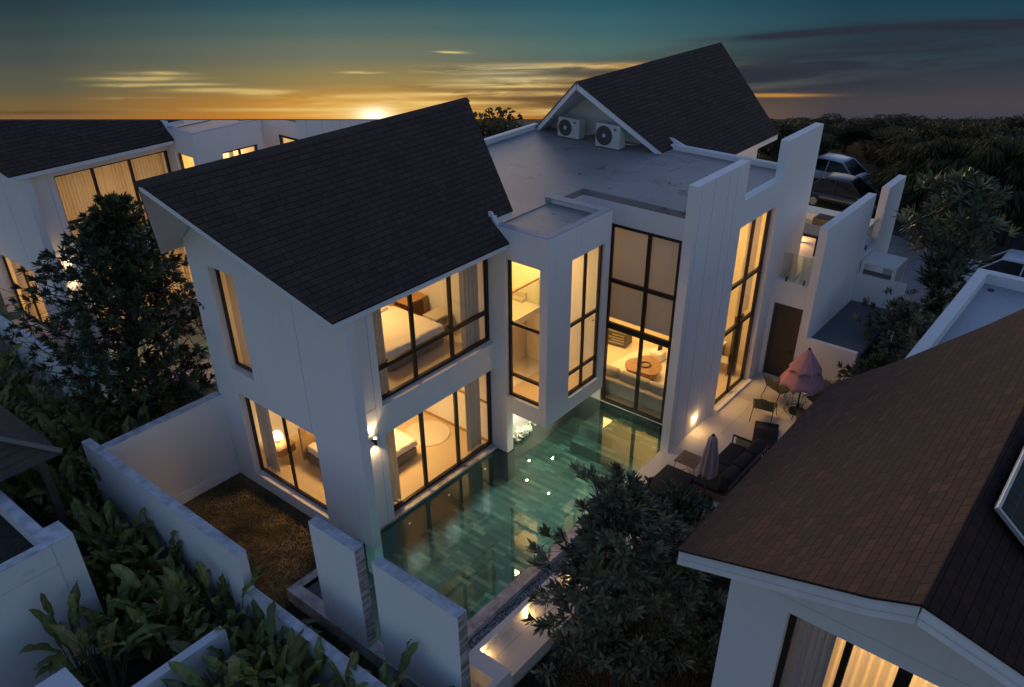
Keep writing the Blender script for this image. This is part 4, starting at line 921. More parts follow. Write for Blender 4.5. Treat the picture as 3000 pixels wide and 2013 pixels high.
# ---------------------------------------------------------------- patio furniture
def chair(loc, rz, label):
    C_ = thing('patio_chair', label, 'chair', loc, rz, 'olive strap chairs around the patio table')
    s_ = MB(); n = 9
    for i in range(n + 1):
        t_ = i / n
        y = .26 - .52 * min(1, t_ * 1.9) if t_ < .53 else -.26 - (t_ - .53) * .42
        z = .42 - .05 * math.sin(math.pi * min(1, t_ * 1.9)) if t_ < .53 else .40 + (t_ - .53) * .95
        for x in (-.27, .27): s_.v.append((x, y, z))
    for i in range(n): s_.f.append((2 * i, 2 * i + 1, 2 * i + 3, 2 * i + 2))
    o = s_.build('strap_seat', OLV, C_); so = o.modifiers.new('t', 'SOLIDIFY'); so.thickness = .014
    f_ = MB()
    for x in (-.29, .29): f_.tube([(x, .27, .43), (x, -.26, .40), (x, -.46, .85)], .013, 6)
    f_.tube([(-.29, .27, .43), (.29, .27, .43)], .013, 6); f_.tube([(-.10, -.46, .85), (-.10, -.47, .90), (.10, -.47, .90), (.10, -.46, .85)], .010, 6)
    f_.build('frame', DKM, C_)
    for x in (-.29, .29): 
        MB().tube([(x, .27, .43), (x * 1.08, .33, 0)], .013, 6).build('leg', DKM, C_); MB().tube([(x, -.26, .40), (x * 1.08, -.40, 0)], .013, 6).build('leg', DKM, C_)
    return C_
c0 = chair((10.98, -5.30, .055), R_(-80), 'olive strap chair nearest the bronze lounger')
dup(c0, (12.25, -5.20, .055), R_(-115), 'olive strap chair in front of the dark door'); dup(c0, (12.35, -6.35, .055), R_(60), 'olive strap chair at the far right of the pink parasol'); dup(c0, (11.25, -6.45, .055), R_(25), 'olive strap chair half hidden by the maroon roof edge')
wtb = thing('wire_table', 'round wire frame table under the pink parasol', 'table', (11.95, -5.85, .055))
k = MB()
for rr_, zz_ in ((.30, .02), (.22, .2), (.30, .40), (.36, .44)):
    k.tube([(rr_ * math.cos(q * math.tau / 24), rr_ * math.sin(q * math.tau / 24), zz_) for q in range(25)], .007, 5, False)
for q in range(14):
    a0 = q * math.tau / 14; k.tube([(.30 * math.cos(a0), .30 * math.sin(a0), .02), (.22 * math.cos(a0 + .3), .22 * math.sin(a0 + .3), .2), (.30 * math.cos(a0 + .6), .30 * math.sin(a0 + .6), .42)], .006, 5, False)
k.build('wire_frame', DKM, wtb); MB().lathe([(0, 0), (.37, 0), (.37, .01), (0, .01)], (0, 0, .445), 28).build('glass_top', GLC, wtb)
def parasol_open(loc):
    U = thing('parasol', 'pink two tier parasol half open over the patio table', 'parasol', loc)
    MB().tube([(0, 0, 0), (0, 0, 2.15)], .024, 10).build('pole', DKM, U); MB().lathe([(0, 0), (.24, 0), (.24, .05), (.05, .07), (.05, .3), (0, .3)], n=20).build('base', BLK, U)
    MB().lathe([(0, 2.23), (.045, 2.19), (.05, 2.13), (0, 2.12)], n=10).build('finial', BLK, U)
    n = 8; N_ = 8 * 10
    def tier(z0, r0, z1, r1, nm, sag):
        k = MB(); K = 10
        for i in range(K + 1):
            t_ = i / K
            for j in range(N_):
                an = j * math.tau / N_; ph = (j % 10) / 10; rib = 1 - sag * math.sin(math.pi * ph) * t_
                r_ = (r0 + (r1 - r0) * t_) * rib; k.v.append((r_ * math.cos(an), r_ * math.sin(an), z0 + (z1 - z0) * t_ ** 1.05 + .10 * math.sin(math.pi * ph) * t_ ** 3))
        for i in range(K):
            for j in range(N_): j2 = (j + 1) % N_; k.f.append((i * N_ + j, i * N_ + j2, (i + 1) * N_ + j2, (i + 1) * N_ + j))
        o = k.build(nm, PINK, U, smooth=True); so = o.modifiers.new('t', 'SOLIDIFY'); so.thickness = .006
        return o
    tier(2.13, .03, .98, .72, 'canopy', .11); tier(2.16, .035, 1.46, .50, 'upper_tier', .08)
    k = MB()
    for q in range(8): a0 = q * math.tau / 8; k.tube([(.035 * math.cos(a0), .035 * math.sin(a0), 2.17), (.515 * math.cos(a0), .515 * math.sin(a0), 1.46)], .009, 5)
    k.build('rib', PALE, U)
parasol_open((11.92, -5.95, .055))
def parasol_closed(loc):
    U = thing('parasol', 'closed mauve parasol standing by the black sofa', 'parasol', loc)
    MB().tube([(0, 0, 0), (0, 0, 2.1)], .024, 10).build('pole', BLK, U); MB().lathe([(0, 0), (.24, 0), (.24, .05), (.05, .07), (.05, .3), (0, .3)], n=20).build('base', BLK, U)
    MB().lathe([(0, 2.17), (.04, 2.15), (.05, 2.08), (0, 2.07)], n=12).build('finial', BLK, U)
    def drape(z0, z1, r0, r1, nm, nf, dpt, gap=0):
        k = MB(); K = 12; N_ = nf * 8
        for i in range(K + 1):
            t_ = i / K
            for j in range(N_):
                an = j * math.tau / N_; f_ = 1 - dpt * (.5 - .5 * math.cos(an * nf)) * min(1, t_ * 2.2)
                r_ = (r0 + (r1 - r0) * math.sin(t_ * 1.5) ** .8) * f_ * (1 + .10 * math.sin(an * 2 + 1) * t_)
                k.v.append((r_ * math.cos(an), r_ * math.sin(an), z0 + (z1 - z0) * t_ + .06 * t_ * math.sin(an * nf + 1)))
        for i in range(K):
            for j in range(N_): j2 = (j + 1) % N_; k.f.append((i * N_ + j, i * N_ + j2, (i + 1) * N_ + j2, (i + 1) * N_ + j))
        o = k.build(nm, PALE, U, smooth=True); so = o.modifiers.new('t', 'SOLIDIFY'); so.thickness = .006
    drape(2.08, .95, .05, .27, 'canopy', 8, .42); drape(2.12, 1.78, .05, .16, 'upper_tier', 8, .30)
parasol_closed((6.25, -5.80, .055))
tb = thing('slatted_table', 'square teak slatted table on the patio beside the closed parasol', 'table', (7.21, -4.82, .055), R_(0))
k = MB()
for q in range(9): k.box(-.31 + q * .0695, -.31 + q * .0695 + .058, -.31, .31, .38, .40)
k.build('top', WOOD, tb)
for xx, yy in ((-.29, -.29), (.29, -.29), (-.29, .29), (.29, .29)): MB().tube([(xx * .8, yy, .38), (xx, yy, 0), ], .008, 5).build('leg', DKM, tb)
MB().tube([(-.29, -.29, .06), (.29, .29, .06)], .006, 5).tube([(-.29, .29, .06), (.29, -.29, .06)], .006, 5).build('brace', DKM, tb)
db = thing('daybed', 'black cushioned ottoman at the near end of the patio by the tree', 'ottoman', (6.05, -4.85, .055))
soft_box('cushion', DKF, -.75, .72, -.45, .45, .16, .32, db, .05); MB().box(-.74, .71, -.44, .44, .05, .155).build('base', RATT, db)
for xx in (-.7, .67): MB().box(xx - .02, xx + .02, -.4, .4, 0, .05).build('leg', DKM, db)
sf = thing('patio_sofa', 'black cushioned rattan sofa along the patio edge', 'sofa', (7.6, -5.85, .055))
MB().box(-1.15, 1.15, -.42, .52, .10, .24).build('base', RATT, sf)
for x in (-1.12, -.01): soft_box('seat_cushion', DKF, x, x + 1.1, -.22, .52, .245, .40, sf, .05)
for x in (-1.1, -.35, .42): soft_box('back_cushion', DKF, x, x + .74, -.46, -.14, .36, .80, sf, .10)
rk = MB(); rk.box(1.15, 1.18, -.45, .52, .55, .60).box(-1.18, 1.18, -.50, -.46, .58, .66)
for y in (-.44, .50): rk.box(1.15, 1.18, y, y + .03, .0, .55)
for x in (-1.16, 0, 1.12): rk.box(x, x + .03, -.50, -.47, 0, .58)
rk.build('frame', DKM, sf)
wv = MB()
for q in range(26): wv.box(1.158, 1.172, -.38 + q * .031, -.36 + q * .031, .28, .55)
wv.build('woven_arm', RATT, sf)
ln = thing('lounger', 'dark rocking lounger on the patio between the chairs and the sofa', 'lounger', (9.95, -5.82, .055), R_(-70))
k = MB(); n = 22
for i in range(n + 1):
    t_ = i / n; y = -.62 + 1.24 * t_; z = .12 + .26 * math.exp(-((t_ - .48) / .20) ** 2) + .30 * max(0, t_ - .72) ** 1.2
    for x in (-.34, .34): k.v.append((x, y, z))
for i in range(n): k.f.append((2 * i, 2 * i + 1, 2 * i + 3, 2 * i + 2))
o = k.build('shell', DKF, ln, smooth=True); so = o.modifiers.new('t', 'SOLIDIFY'); so.thickness = .045
k = MB()
for x in (-.33, .33): k.tube([(x, -.6, .1), (x, -.1, .02), (x, .4, .02), (x, .62, .12)], .014, 6)
k.build('rocker_frame', DKM, ln)
# terrace table beyond the fins
tt = thing('terrace_table', 'slatted timber table on the lit upper terrace', 'table', (16.45, -3.75, 3.38))
k = MB()
for q in range(7): k.box(-.45 + q * .135, -.45 + q * .135 + .12, -.48, .5, .66, .69)
k.build('top', WOOD, tt); MB().box(-.46, .5, -.52, -.485, .60, .69).box(-.50, -.465, -.52, .5, .60, .69).build('apron', BLK, tt)
for xx, yy in ((-.46, -.48), (.46, -.48), (-.46, .46), (.46, .46)): MB().box(xx - .03, xx + .03, yy - .03, yy + .03, 0, .6).build('leg', BLK, tt)
point(16.9, -3.2, 3.75, 34, W_)
bx = thing('planter_box', 'dark box standing against the white terrace parapet', 'planter', (18.9, -3.55, 3.38)); MB().box(-.3, .3, -.4, .45, 0, .34).build('body', BLK, bx, bevel=.01); MB().box(-.24, .24, -.34, .39, .341, .35).build('soil', EARTH, bx)
# gate canopy box
gc = thing('gate_canopy', 'small white canopy frame beyond the low roof', 'canopy', (18.1, -6.0, -.6)); MB().box(-.55, .62, -.48, .66, 3.52, 3.60).build('top', PLA, gc)
for xx, yy in ((-.5, -.43), (-.5, .6), (.56, -.43)): MB().box(xx - .05, xx + .05, yy - .05, yy + .05, 0, 3.52).build('post', PLA, gc)
MB().box(-.5, -.47, -.38, .55, 1.5, 3.3).build('panel', mat('dusky_panel', (.12, .10, .10), .6), gc)
# courtyard details
tag(MB().box(30.32, 30.42, -.7, 3.2, .02, .10).build('kerb_light_strip', LEDS), 'glowing yellow kerb line in front of the grey car', 'light strip')
tag(MB().box(29.2, 29.35, -.9, 4.0, -.58, .02).build('driveway_wall', PLA), 'low white wall in front of the glowing kerb line', 'wall')
# ---------------------------------------------------------------- cars
def car(name, label, loc, rz, body, L=4.6, W=1.82, Ht=1.5, roofcol=None, suv=False, grp=None):
    A = thing(name, label, 'car', loc, rz, grp)
    # lower body : sections along the length (y forward = +x local), symmetric
    gc_ = .22; sh = .80 if not suv else .98; hd = sh - .04
    st = [(-.50, .45, sh - .10, .74), (-.485, .30, sh - .02, .86), (-.42, .24, sh, .94), (-.2, .22, sh + .02, 1.0), (.1, .22, sh, 1.0), (.27, .22, sh - .02, .99), (.40, .24, hd - .08, .93), (.475, .30, hd - .18, .84), (.50, .42, hd - .28, .70)]
    k = MB()
    for (t_, zb, zt, wf) in st:
        x = t_ * L; w_ = W / 2 * wf
        k.v += [(x, -w_ * .92, zb), (x, -w_, zb + (zt - zb) * .35), (x, -w_ * .985, zb + (zt - zb) * .72), (x, -w_ * .90, zt), (x, -w_ * .5, zt + .025), (x, w_ * .5, zt + .025), (x, w_ * .90, zt), (x, w_ * .985, zb + (zt - zb) * .72), (x, w_, zb + (zt - zb) * .35), (x, w_ * .92, zb)]
    n = 10
    for i in range(len(st) - 1):
        for j in range(n): j2 = (j + 1) % n; k.f.append((i * n + j, i * n + j2, (i + 1) * n + j2, (i + 1) * n + j))
    k.f.append(tuple(range(n))); k.f.append(tuple((len(st) - 1) * n + j for j in reversed(range(n))))
    o = k.build('body', body, A, smooth=True); sb = o.modifiers.new('s', 'SUBSURF'); sb.levels = 2; sb.render_levels = 2
    # greenhouse
    a0, a1, a2, a3 = (-.44, -.27, .06, .24) if not suv else (-.47, -.40, .06, .24)
    zt = Ht; k = MB(); c_ = [(a0, sh - .02, .86), (a1, zt - .04, .66), ((a1 + a2) / 2, zt, .70), (a2, zt - .05, .66), (a3, sh - .02, .88)]
    for (t_, z, wf) in c_:
        x = t_ * L; w_ = W / 2 * wf; k.v += [(x, -w_, z), (x, w_, z)]
    k.f += [(0, 1, 3, 2), (6, 7, 9, 8)]
    for (i) in (1, 2): k.f.append((2 * i, 2 * i + 1, 2 * i + 3, 2 * i + 2))
    i0 = len(k.v)
    for s_, off_ in ((-1, 0), (1, 1)):
        zb = sh - .01; base = [(a0 * L, s_ * W / 2 * .87, zb), (a3 * L, s_ * W / 2 * .89, zb)]
        i = len(k.v); k.v += base; k.f.append((i, 2 + off_, 4 + off_, 6 + off_, i + 1) if True else ())
    gl = k.build('window', MATS['car_glass'], A)
    rf_ = MB(); i = 0
    for (t_, z, wf) in ((a1 - .01, zt - .055, .64), (a1 + .04, zt - .01, .69), ((a1 + a2) / 2, zt + .015, .71), (a2 - .03, zt - .01, .69), (a2 + .01, zt - .06, .64)):
        x = t_ * L; w_ = W / 2 * wf; rf_.v += [(x, -w_, z - .02), (x, -w_ * .8, z + .03), (x, w_ * .8, z + .03), (x, w_, z - .02)]
    for i in range(4):
        for j in range(3): rf_.f.append((i * 4 + j, i * 4 + j + 1, i * 4 + j + 5, i * 4 + j + 4))
    ro = rf_.build('roof', roofcol or body, A, smooth=True); so = ro.modifiers.new('t', 'SOLIDIFY'); so.thickness = .03
    pil = MB()
    for s_ in (-1, 1):
        pil.tube([(a0 * L, s_ * W / 2 * .88, sh), (a1 * L, s_ * W / 2 * .68, zt - .04), ((a1 + a2) / 2 * L, s_ * W / 2 * .72, zt), (a2 * L, s_ * W / 2 * .68, zt - .05), (a3 * L, s_ * W / 2 * .90, sh)], .035, 6)
        pil.tube([(-.10 * L, s_ * W / 2 * .90, sh), (-.11 * L, s_ * W / 2 * .72, zt - .02)], .03, 6)
    pil.build('pillar', body, A, smooth=True)
    dl = MB()
    for t_ in (-.26, -.07, .16):
        for s_ in (-1, 1): dl.box(t_ * L - .006, t_ * L + .006, s_ * W / 2 * .985 - .012, s_ * W / 2 * .985 + .012, .34, sh - .04)
    dl.build('door_seam', BLK, A)
    MB().box(-.5 * L - .012, -.5 * L + .004, -.26, .26, .52, .64).build('number_plate', MATS['lamp_clear'], A)
    for t_ in (-.31, .31):
        for s_ in (-1, 1):
            wh = MB(); y = s_ * (W / 2 - .10); wh.tube([(t_ * L, y - .11, .32), (t_ * L, y + .11, .32)], .33, 22)
            wo = wh.build('wheel', BLK, A, smooth=False); MB().tube([(t_ * L, y + s_ * .112, .32), (t_ * L, y + s_ * .118, .32)], .20, 16).build('rim', ALU, wo)
    for s_ in (-1, 1):
        MB().box(-.497 * L, -.485 * L, s_ * .55 * W / 2 - .20, s_ * .55 * W / 2 + .20, sh - .14, sh - .05).build('taillight', MATS['tail_red'], A)
        MB().box(.455 * L, .487 * L, s_ * .62 * W / 2 - .16, s_ * .62 * W / 2 + .16, hd - .24, hd - .15).build('headlight', MATS['lamp_clear'], A)
        MB().box(.17 * L, .21 * L, s_ * W / 2 * .93 + (0 if s_ > 0 else -.16), s_ * W / 2 * .93 + (.16 if s_ > 0 else 0), sh + .02, sh + .12).build('mirror', body, A, bevel=.03)
    return A
mat('car_glass', (.010, .012, .016), .22, spec=.35); mat('tail_red', (.18, .02, .02), .3); mat('lamp_clear', (.5, .5, .5), .2)
CW = mat('car_white_paint', (.50, .54, .60), .35, coat=.3); CG = mat('car_grey_paint', (.05, .06, .075), .25, metal=.5, coat=.6)
car('parked_car', 'white saloon car parked behind the grey one, showing its rear window', (36.6, 2.75, -.40), R_(82), CW, 4.7, 1.85, 1.42)
car('parked_car', 'dark grey car with black roof beside the glowing kerb line', (32.85, .1, -.40), R_(-90), CG, 4.5, 1.85, 1.50, roofcol=mat('car_black_roof', (.02, .022, .028), .3))
car('parked_car', 'white tall car parked on the paving at the right edge', (26.2, -8.75, -.41), R_(88), CW, 4.8, 1.9, 1.72, suv=True)

# ---------------------------------------------------------------- plants
def leaf_blade(mb, base, d, up, L, W, droop=.25, tone=.5, segs=3, fold=.18, shape=(.0, .75, 1.0, .0)):
    """a folded leaf: d direction, up normal-ish"""
    d = d.normalized(); side = d.cross(up)
    if side.length < 1e-4: side = Vector((1, 0, 0))
    side.normalize(); nrm = side.cross(d)
    i0 = len(mb.v); n = len(shape) - 1
    for k, wv in enumerate(shape):
        t_ = k / n; p = base + d * (L * t_) - Vector((0, 0, 1)) * (droop * L * t_ * t_)
        w_ = W * .5 * wv
        mb.v += [tuple(p - side * w_ + nrm * fold * w_), tuple(p), tuple(p + side * w_ + nrm * fold * w_)]
        mb.tone += [tone, min(1, tone + .12), tone]
    for k in range(n):
        a_ = i0 + 3 * k
        mb.f += [(a_, a_ + 1, a_ + 4, a_ + 3), (a_ + 1, a_ + 2, a_ + 5, a_ + 4)]
def rosette(mb, c, axis, n, L, W, r, tone, spread=(.5, 1.25), droop=.2, shape=(.12, .8, 1.0, .0)):
    axis = axis.normalized(); u = axis.cross(Vector((0, 0, 1)))
    if u.length < .05: u = Vector((1, 0, 0))
    u.normalize(); v = axis.cross(u)
    for k in range(n):
        an = k * 2.4 + r.uniform(-.3, .3); el = r.uniform(*spread); dd = axis * math.cos(el) + (u * math.cos(an) + v * math.sin(an)) * math.sin(el)
        leaf_blade(mb, c + axis * r.uniform(-.3, .1) * L, dd, axis, L * r.uniform(.75, 1.15), W * r.uniform(.8, 1.15), droop, max(0, min(1, tone + r.uniform(-.25, .25))), shape=shape)
def tree(name, label, base, H, crown, limbs, leafL, leafW, lm, seed, lean=(0, 0), trunk_r=.07, per=11, sub=6, cat='tree', group=None, shape=(.12, .8, 1.0, .0), flat=.35, twig=.42, top_tone=.65, spread=(.35, 1.05), low=.5, droop=.08):
    """crown(h01)->radius. limbs: count"""
    r = random.Random(seed); A = thing(name, label, cat, base, 0, group)
    tp = [Vector((lean[0] * t_ ** 1.3 + .05 * math.sin(t_ * 5 + seed), lean[1] * t_ ** 1.3 + .05 * math.cos(t_ * 4 + seed), H * t_)) for t_ in [i / 8 for i in range(9)]]
    tk = MB().tube(tp, [trunk_r * (1 - .8 * i / 8) for i in range(9)], 8)
    cr = MB()
    def at(t_): 
        f_ = t_ * 8; i = min(7, int(f_)); return tp[i].lerp(tp[i + 1], f_ - i)
    for k in range(limbs):
        t_ = (k + .5) / limbs; t_ = .16 + .84 * t_; an = k * 2.399 + r.uniform(-.4, .4); R0 = crown(t_) * r.uniform(.72, 1.08)
        if R0 < .08: R0 = .08
        p0 = at(t_ * .98); dr = Vector((math.cos(an), math.sin(an), flat * r.uniform(.4, 1.6)))
        pts = [p0, p0 + dr * R0 * .5 + Vector((0, 0, .03)), p0 + dr * R0 + Vector((0, 0, R0 * .12))]
        tk.tube(pts, [trunk_r * .34, trunk_r * .22, trunk_r * .1], 5)
        for q in range(2): rosette(cr, pts[2] + Vector((r.gauss(0, .07), r.gauss(0, .07), q * .05)), (dr + Vector((0, 0, .3))).normalized(), per, leafL, leafW, r, .3, spread, droop, shape=shape)
        for q in range(sub):
            s_ = .30 + .70 * (q + r.random()) / sub; pp = p0 + dr * R0 * s_; off = Vector((r.gauss(0, 1), r.gauss(0, 1), r.gauss(0, .55))) * twig * R0 * .33
            c_ = pp + off; ax = (dr * .7 + off * .9 + Vector((0, 0, .55))).normalized()
            if off.length > .12: tk.tube([pp, c_], trunk_r * .07, 3, False)
            rosette(cr, c_, ax, per, leafL, leafW, r, (top_tone if r.random() < .35 else .25) * (.6 + .5 * t_), spread, droop, shape=shape)  # lighter tone higher up paints light on the leaf clusters
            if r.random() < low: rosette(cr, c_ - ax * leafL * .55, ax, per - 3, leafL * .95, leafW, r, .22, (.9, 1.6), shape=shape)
    rosette(cr, at(.99), Vector((0, 0, 1)), per, leafL, leafW, r, .6, shape=shape)
    tk.build('trunk', BARK, A, norm=False); o = cr.build('crown', lm, A, norm=False)
    return A
bell = lambda lo, mx, pk: (lambda t_: mx * (max(0, (t_ - lo)) / (pk - lo)) ** .6 if t_ < pk else mx * max(0, 1 - ((t_ - pk) / (1.02 - pk)) ** 1.5) + .06)
tree('conical_tree', 'tall dark conical tree rising behind the crossing garden wall at left', (-1.0, 8.5, -.45), 7.5, bell(.05, 2.55, .30), 92, .23, .056, LF1, 3, lean=(.50, -.45), trunk_r=.10, per=13, sub=12, flat=.42, twig=.95)
tree('garden_tree', 'bushy long leaved tree in the foreground beside the poolside walk', (.18, -6.98, -.6), 5.4, bell(.08, 1.42, .42), 42, .26, .064, LF2, 8, lean=(-.1, .15), trunk_r=.085, per=14, sub=9, flat=.75, twig=1.05, spread=(.3, 1.1), droop=.04, shape=(.10, .45, 1.0, .12))
tree('garden_shrub', 'bright green bushy tree between the foreground tree and the maroon roof', (3.0, -6.75, -.6), 3.3, bell(.1, 1.05, .55), 50, .22, .060, LF4, 12, trunk_r=.05, per=11, sub=8, flat=.6, twig=.8)
tree('garden_shrub', 'low shrub under the maroon eave', (1.9, -8.1, -.6), 1.9, bell(.1, .9, .5), 30, .18, .05, LF2, 14, trunk_r=.04, per=10, sub=6, flat=.6, twig=.8)
# trees by the entrance
tree('lit_tree', 'pale leaved tree with upright leaf clusters near the car park', (18.0, -7.75, -.6), 6.6, bell(.42, 1.35, .66), 40, .40, .06, LF4, 21, lean=(.25, -.1), trunk_r=.07, per=12, sub=8, flat=1.0, twig=1.0, top_tone=1.2)
tree('roof_side_tree', 'dark shrubby tree beside the low dark roof', (15.4, -7.6, -.6), 3.3, bell(.2, 1.15, .6), 42, .24, .06, LF2, 23, trunk_r=.05, per=10, sub=7, flat=.6, twig=.9)
tree('roof_side_tree', 'small dark bush where the low white wall meets the maroon roof', (12.8, -7.9, -.6), 2.7, bell(.2, 1.0, .55), 36, .20, .055, LF1, 24, trunk_r=.045, per=10, sub=7, flat=.6, twig=.9)
tree('paving_bush', 'loose small leaved bush on the paving beside the grey parapet', (19.2, -8.3, -.6), 2.9, bell(.25, .9, .6), 30, .13, .06, LF1, 26, trunk_r=.04, per=8, sub=6, flat=.6, twig=1.1)
# spiky plant
sp_ = thing('spiky_plant', 'spiky rosette plant below the pale leaved tree', 'plant', (17.3, -7.5, -.6)); k = MB(); r = random.Random(2)
for q in range(90):
    an = r.uniform(0, 6.28); el = r.uniform(.2, 1.7); leaf_blade(k, Vector((0, 0, 2.0)), Vector((math.cos(an) * math.sin(el), math.sin(an) * math.sin(el), math.cos(el))), Vector((0, 0, 1)), r.uniform(.5, .75), .035, .15, r.uniform(.1, .6), shape=(1, .9, .5, 0))
k.build('leaves', LF1, sp_, norm=False); MB().tube([(0, 0, 0), (.03, 0, 1.1), (0, 0, 2.0)], .05, 7).build('stem', BARK, sp_)
# bare multi stemmed shrub by the cars
bs_ = thing('bare_shrub', 'bare twiggy shrub lit from below beside the grey car', 'shrub', (28.6, 1.15, -.58)); k = MB()
for q in range(26):
    an = r.uniform(0, 6.28); s_ = r.uniform(.15, .5); k.tube([(0.05 * math.cos(an), .05 * math.sin(an), 0), (s_ * .4 * math.cos(an), s_ * .4 * math.sin(an), 1.2), (s_ * math.cos(an), s_ * math.sin(an), r.uniform(1.9, 3.0))], [.02, .012, .004], 4)
k.build('twigs', TAPE, bs_, norm=False); spot((28.4, .9, -.4), (28.6, 1.15, 2), 14, 70)

# big leaved plants (paddle leaves), several variants then copies
def paddle(seed, H, n, flower=False):
    r = random.Random(seed); A = thing('paddle_plant', 'x', 'plant', (0, 0, 0), 0, 'big leaved plants along the garden wall')
    st_ = MB(); lf = MB()
    for k_ in range(n):
        an = k_ * 2.4 + r.uniform(-.5, .5); el = r.uniform(.03, .38); base = Vector((math.cos(an) * .10, math.sin(an) * .10, 0)); ht = H * r.uniform(.45, 1.0)
        d = Vector((math.cos(an) * math.sin(el), math.sin(an) * math.sin(el), math.cos(el))); tip = base + d * ht
        st_.tube([base, base.lerp(tip, .5) + Vector((0, 0, .03)), tip], [.018, .013, .008], 5)
        L = r.uniform(.6, 1.0); W = L * r.uniform(.17, .27); dd = (d + Vector((math.cos(an), math.sin(an), 0)) * (r.uniform(.0, .35) if r.random() < .65 else r.uniform(.5, 1.1))).normalized()
        tn = r.uniform(.05, .95); nse = 7; side = dd.cross(Vector((0, 0, 1))).normalized()
        if r.random() < .5: side = (side + dd.cross(side) * r.uniform(-.9, .9)).normalized()
        nr = side.cross(dd); i0 = len(lf.v); dr = r.uniform(.05, .55); fl = r.uniform(.15, .8)
        for q in range(nse + 1):
            t_ = q / nse; w_ = W * .5 * (math.sin(math.pi * min(1, t_ * .92 + .08)) ** .55 if t_ < 1 else .03)
            p = tip + dd * L * t_ - Vector((0, 0, 1)) * dr * L * t_ ** 2.2
            wob = .03 * math.sin(t_ * 14 + k_)
            lf.v += [tuple(p - side * w_ + nr * (fl * w_ + wob)), tuple(p), tuple(p + side * w_ + nr * (fl * w_ - wob))]; lf.tone += [tn, min(1, tn + .5), tn * .85]
        for q in range(nse):
            a_ = i0 + 3 * q; lf.f += [(a_, a_ + 1, a_ + 4, a_ + 3), (a_ + 1, a_ + 2, a_ + 5, a_ + 4)]
    st_.build('stem', STEM, A, norm=False); lf.build('leaves', LF3, A, norm=False)
    if flower:
        fl_ = MB()
        for k_ in range(2):
            an = r.uniform(0, 6.28); p = Vector((math.cos(an) * .25, math.sin(an) * .25, H * r.uniform(.7, .9)))
            fl_.tube([Vector((0, 0, 0)), p * .6, p], .008, 4, False)
            for q in range(6):
                a2 = an + r.uniform(-1.3, 1.3); leaf_blade(fl_, p + Vector((0, 0, q * .02)), Vector((math.cos(a2), math.sin(a2), r.uniform(.1, .9))), Vector((0, 0, 1)), .15, .035, .3, .5, shape=(.8, 1, .5, 0))
        fl_.tone = []; fl_.build('flower', REDF, A, norm=False)
    return A
protos = [paddle(31, 1.35, 13), paddle(32, 1.6, 15), paddle(33, 1.1, 12, True), paddle(34, 1.75, 12), paddle(35, 1.45, 14, True)]
r = random.Random(77); spots = []
def fill(x0, x1, y0, y1, n, sc0, sc1, z=-.55, vs=(0, 1, 2, 3, 4)):
    tries = 0
    got = 0
    while got < n and tries < 4000:
        tries += 1; x, y = r.uniform(x0, x1), r.uniform(y0, y1)
        if all((x - q[0]) ** 2 + (y - q[1]) ** 2 > .17 for q in spots): spots.append((x, y, z, r.choice(vs), r.uniform(sc0, sc1))); got += 1
fill(-5.4, -3.95, -.5, 4.5, 26, .85, 1.2)          # between planter and wall
fill(-4.6, -3.9, 4.5, 9.5, 12, .9, 1.3)
fill(-4.4, -2.4, 10, 14, 12, 1.1, 1.6); fill(-3.9, -2.0, 5.9, 9.4, 14, 1.0, 1.5); fill(-4.4, -2.6, 14, 18, 8, 1.2, 1.8)
fill(-5.6, -3.95, -3.6, -1.1, 15, .9, 1.25, -.55)
fill(-4.6, -2.95, -5.8, -3.8, 9, .9, 1.2, -.55)
spots.append((-6.35, .9, -.55, 4, 1.15)); spots.append((-5.9, 1.5, -.55, 2, 1.1)); spots.append((-6.5, 1.7, -.5, 1, 1.2))
ORD = ['first', 'second', 'third', 'fourth', 'fifth', 'sixth', 'seventh', 'eighth', 'ninth', 'tenth', 'eleventh', 'twelfth', 'thirteenth', 'fourteenth', 'fifteenth', 'sixteenth', 'seventeenth', 'eighteenth', 'nineteenth', 'twentieth']
used = set(); zones = {}
for (x, y, z, v, s_) in spots:
    zn = 'by the cross wall' if y < -.9 else ('by the planter' if y < 4.5 else ('by the pavilion' if y < 9.6 else 'at far left'))
    row = 'hugging the garden wall' if x > -4.35 else ('in the middle row' if x > -4.95 else 'on the planter side')
    zones.setdefault((zn, row), []).append((y, x, z, v, s_))
for (zn, row), lst in zones.items():
    for i, (y, x, z, v, s_) in enumerate(sorted(lst)):
        look = {2: 'flowering', 4: 'flowering', 3: 'tall', 0: 'green', 1: 'leafy'}[v]
        lab = '%s big-leaved plant %s, %s from near end %s' % (look, zn, ORD[min(i, 19)], row)
        gp = 'big leaved plants ' + zn; p_ = protos[v]
        if v not in used: used.add(v); o = p_; o.location = (x, y, z); o.rotation_euler = (0, 0, r.uniform(0, 6)); o.scale = (s_,) * 3; o['label'] = lab; o['group'] = gp
        else: dup(p_, (x, y, z), r.uniform(0, 6), lab, gp, s_)

# water side flowers under the bay
fb = thing('flower_clump', 'clump of pale lit flowers in the dark recess under the bay', 'flowers', (5.75, -.12, -.05)); k = MB(); r = random.Random(6)
for q in range(240):
    c_ = Vector((r.gauss(0, .22), r.gauss(0, .07), r.uniform(.0, .32))); rosette(k, c_, Vector((0, -.4, 1)), 5, .045, .03, r, .9, (.6, 1.4))
k.build('blossom', leafm('white_blossom', (.5, .5, .42), (.8, .8, .7), trans=.1), fb, norm=False)
k = MB()
for q in range(60): leaf_blade(k, Vector((r.gauss(0, .22), r.gauss(0, .05), .05)), Vector((r.gauss(0, .5), r.gauss(0, .3), 1)), Vector((0, -1, 0)), .3, .05, .4, .4)
k.build('leaves', LF1, fb, norm=False)

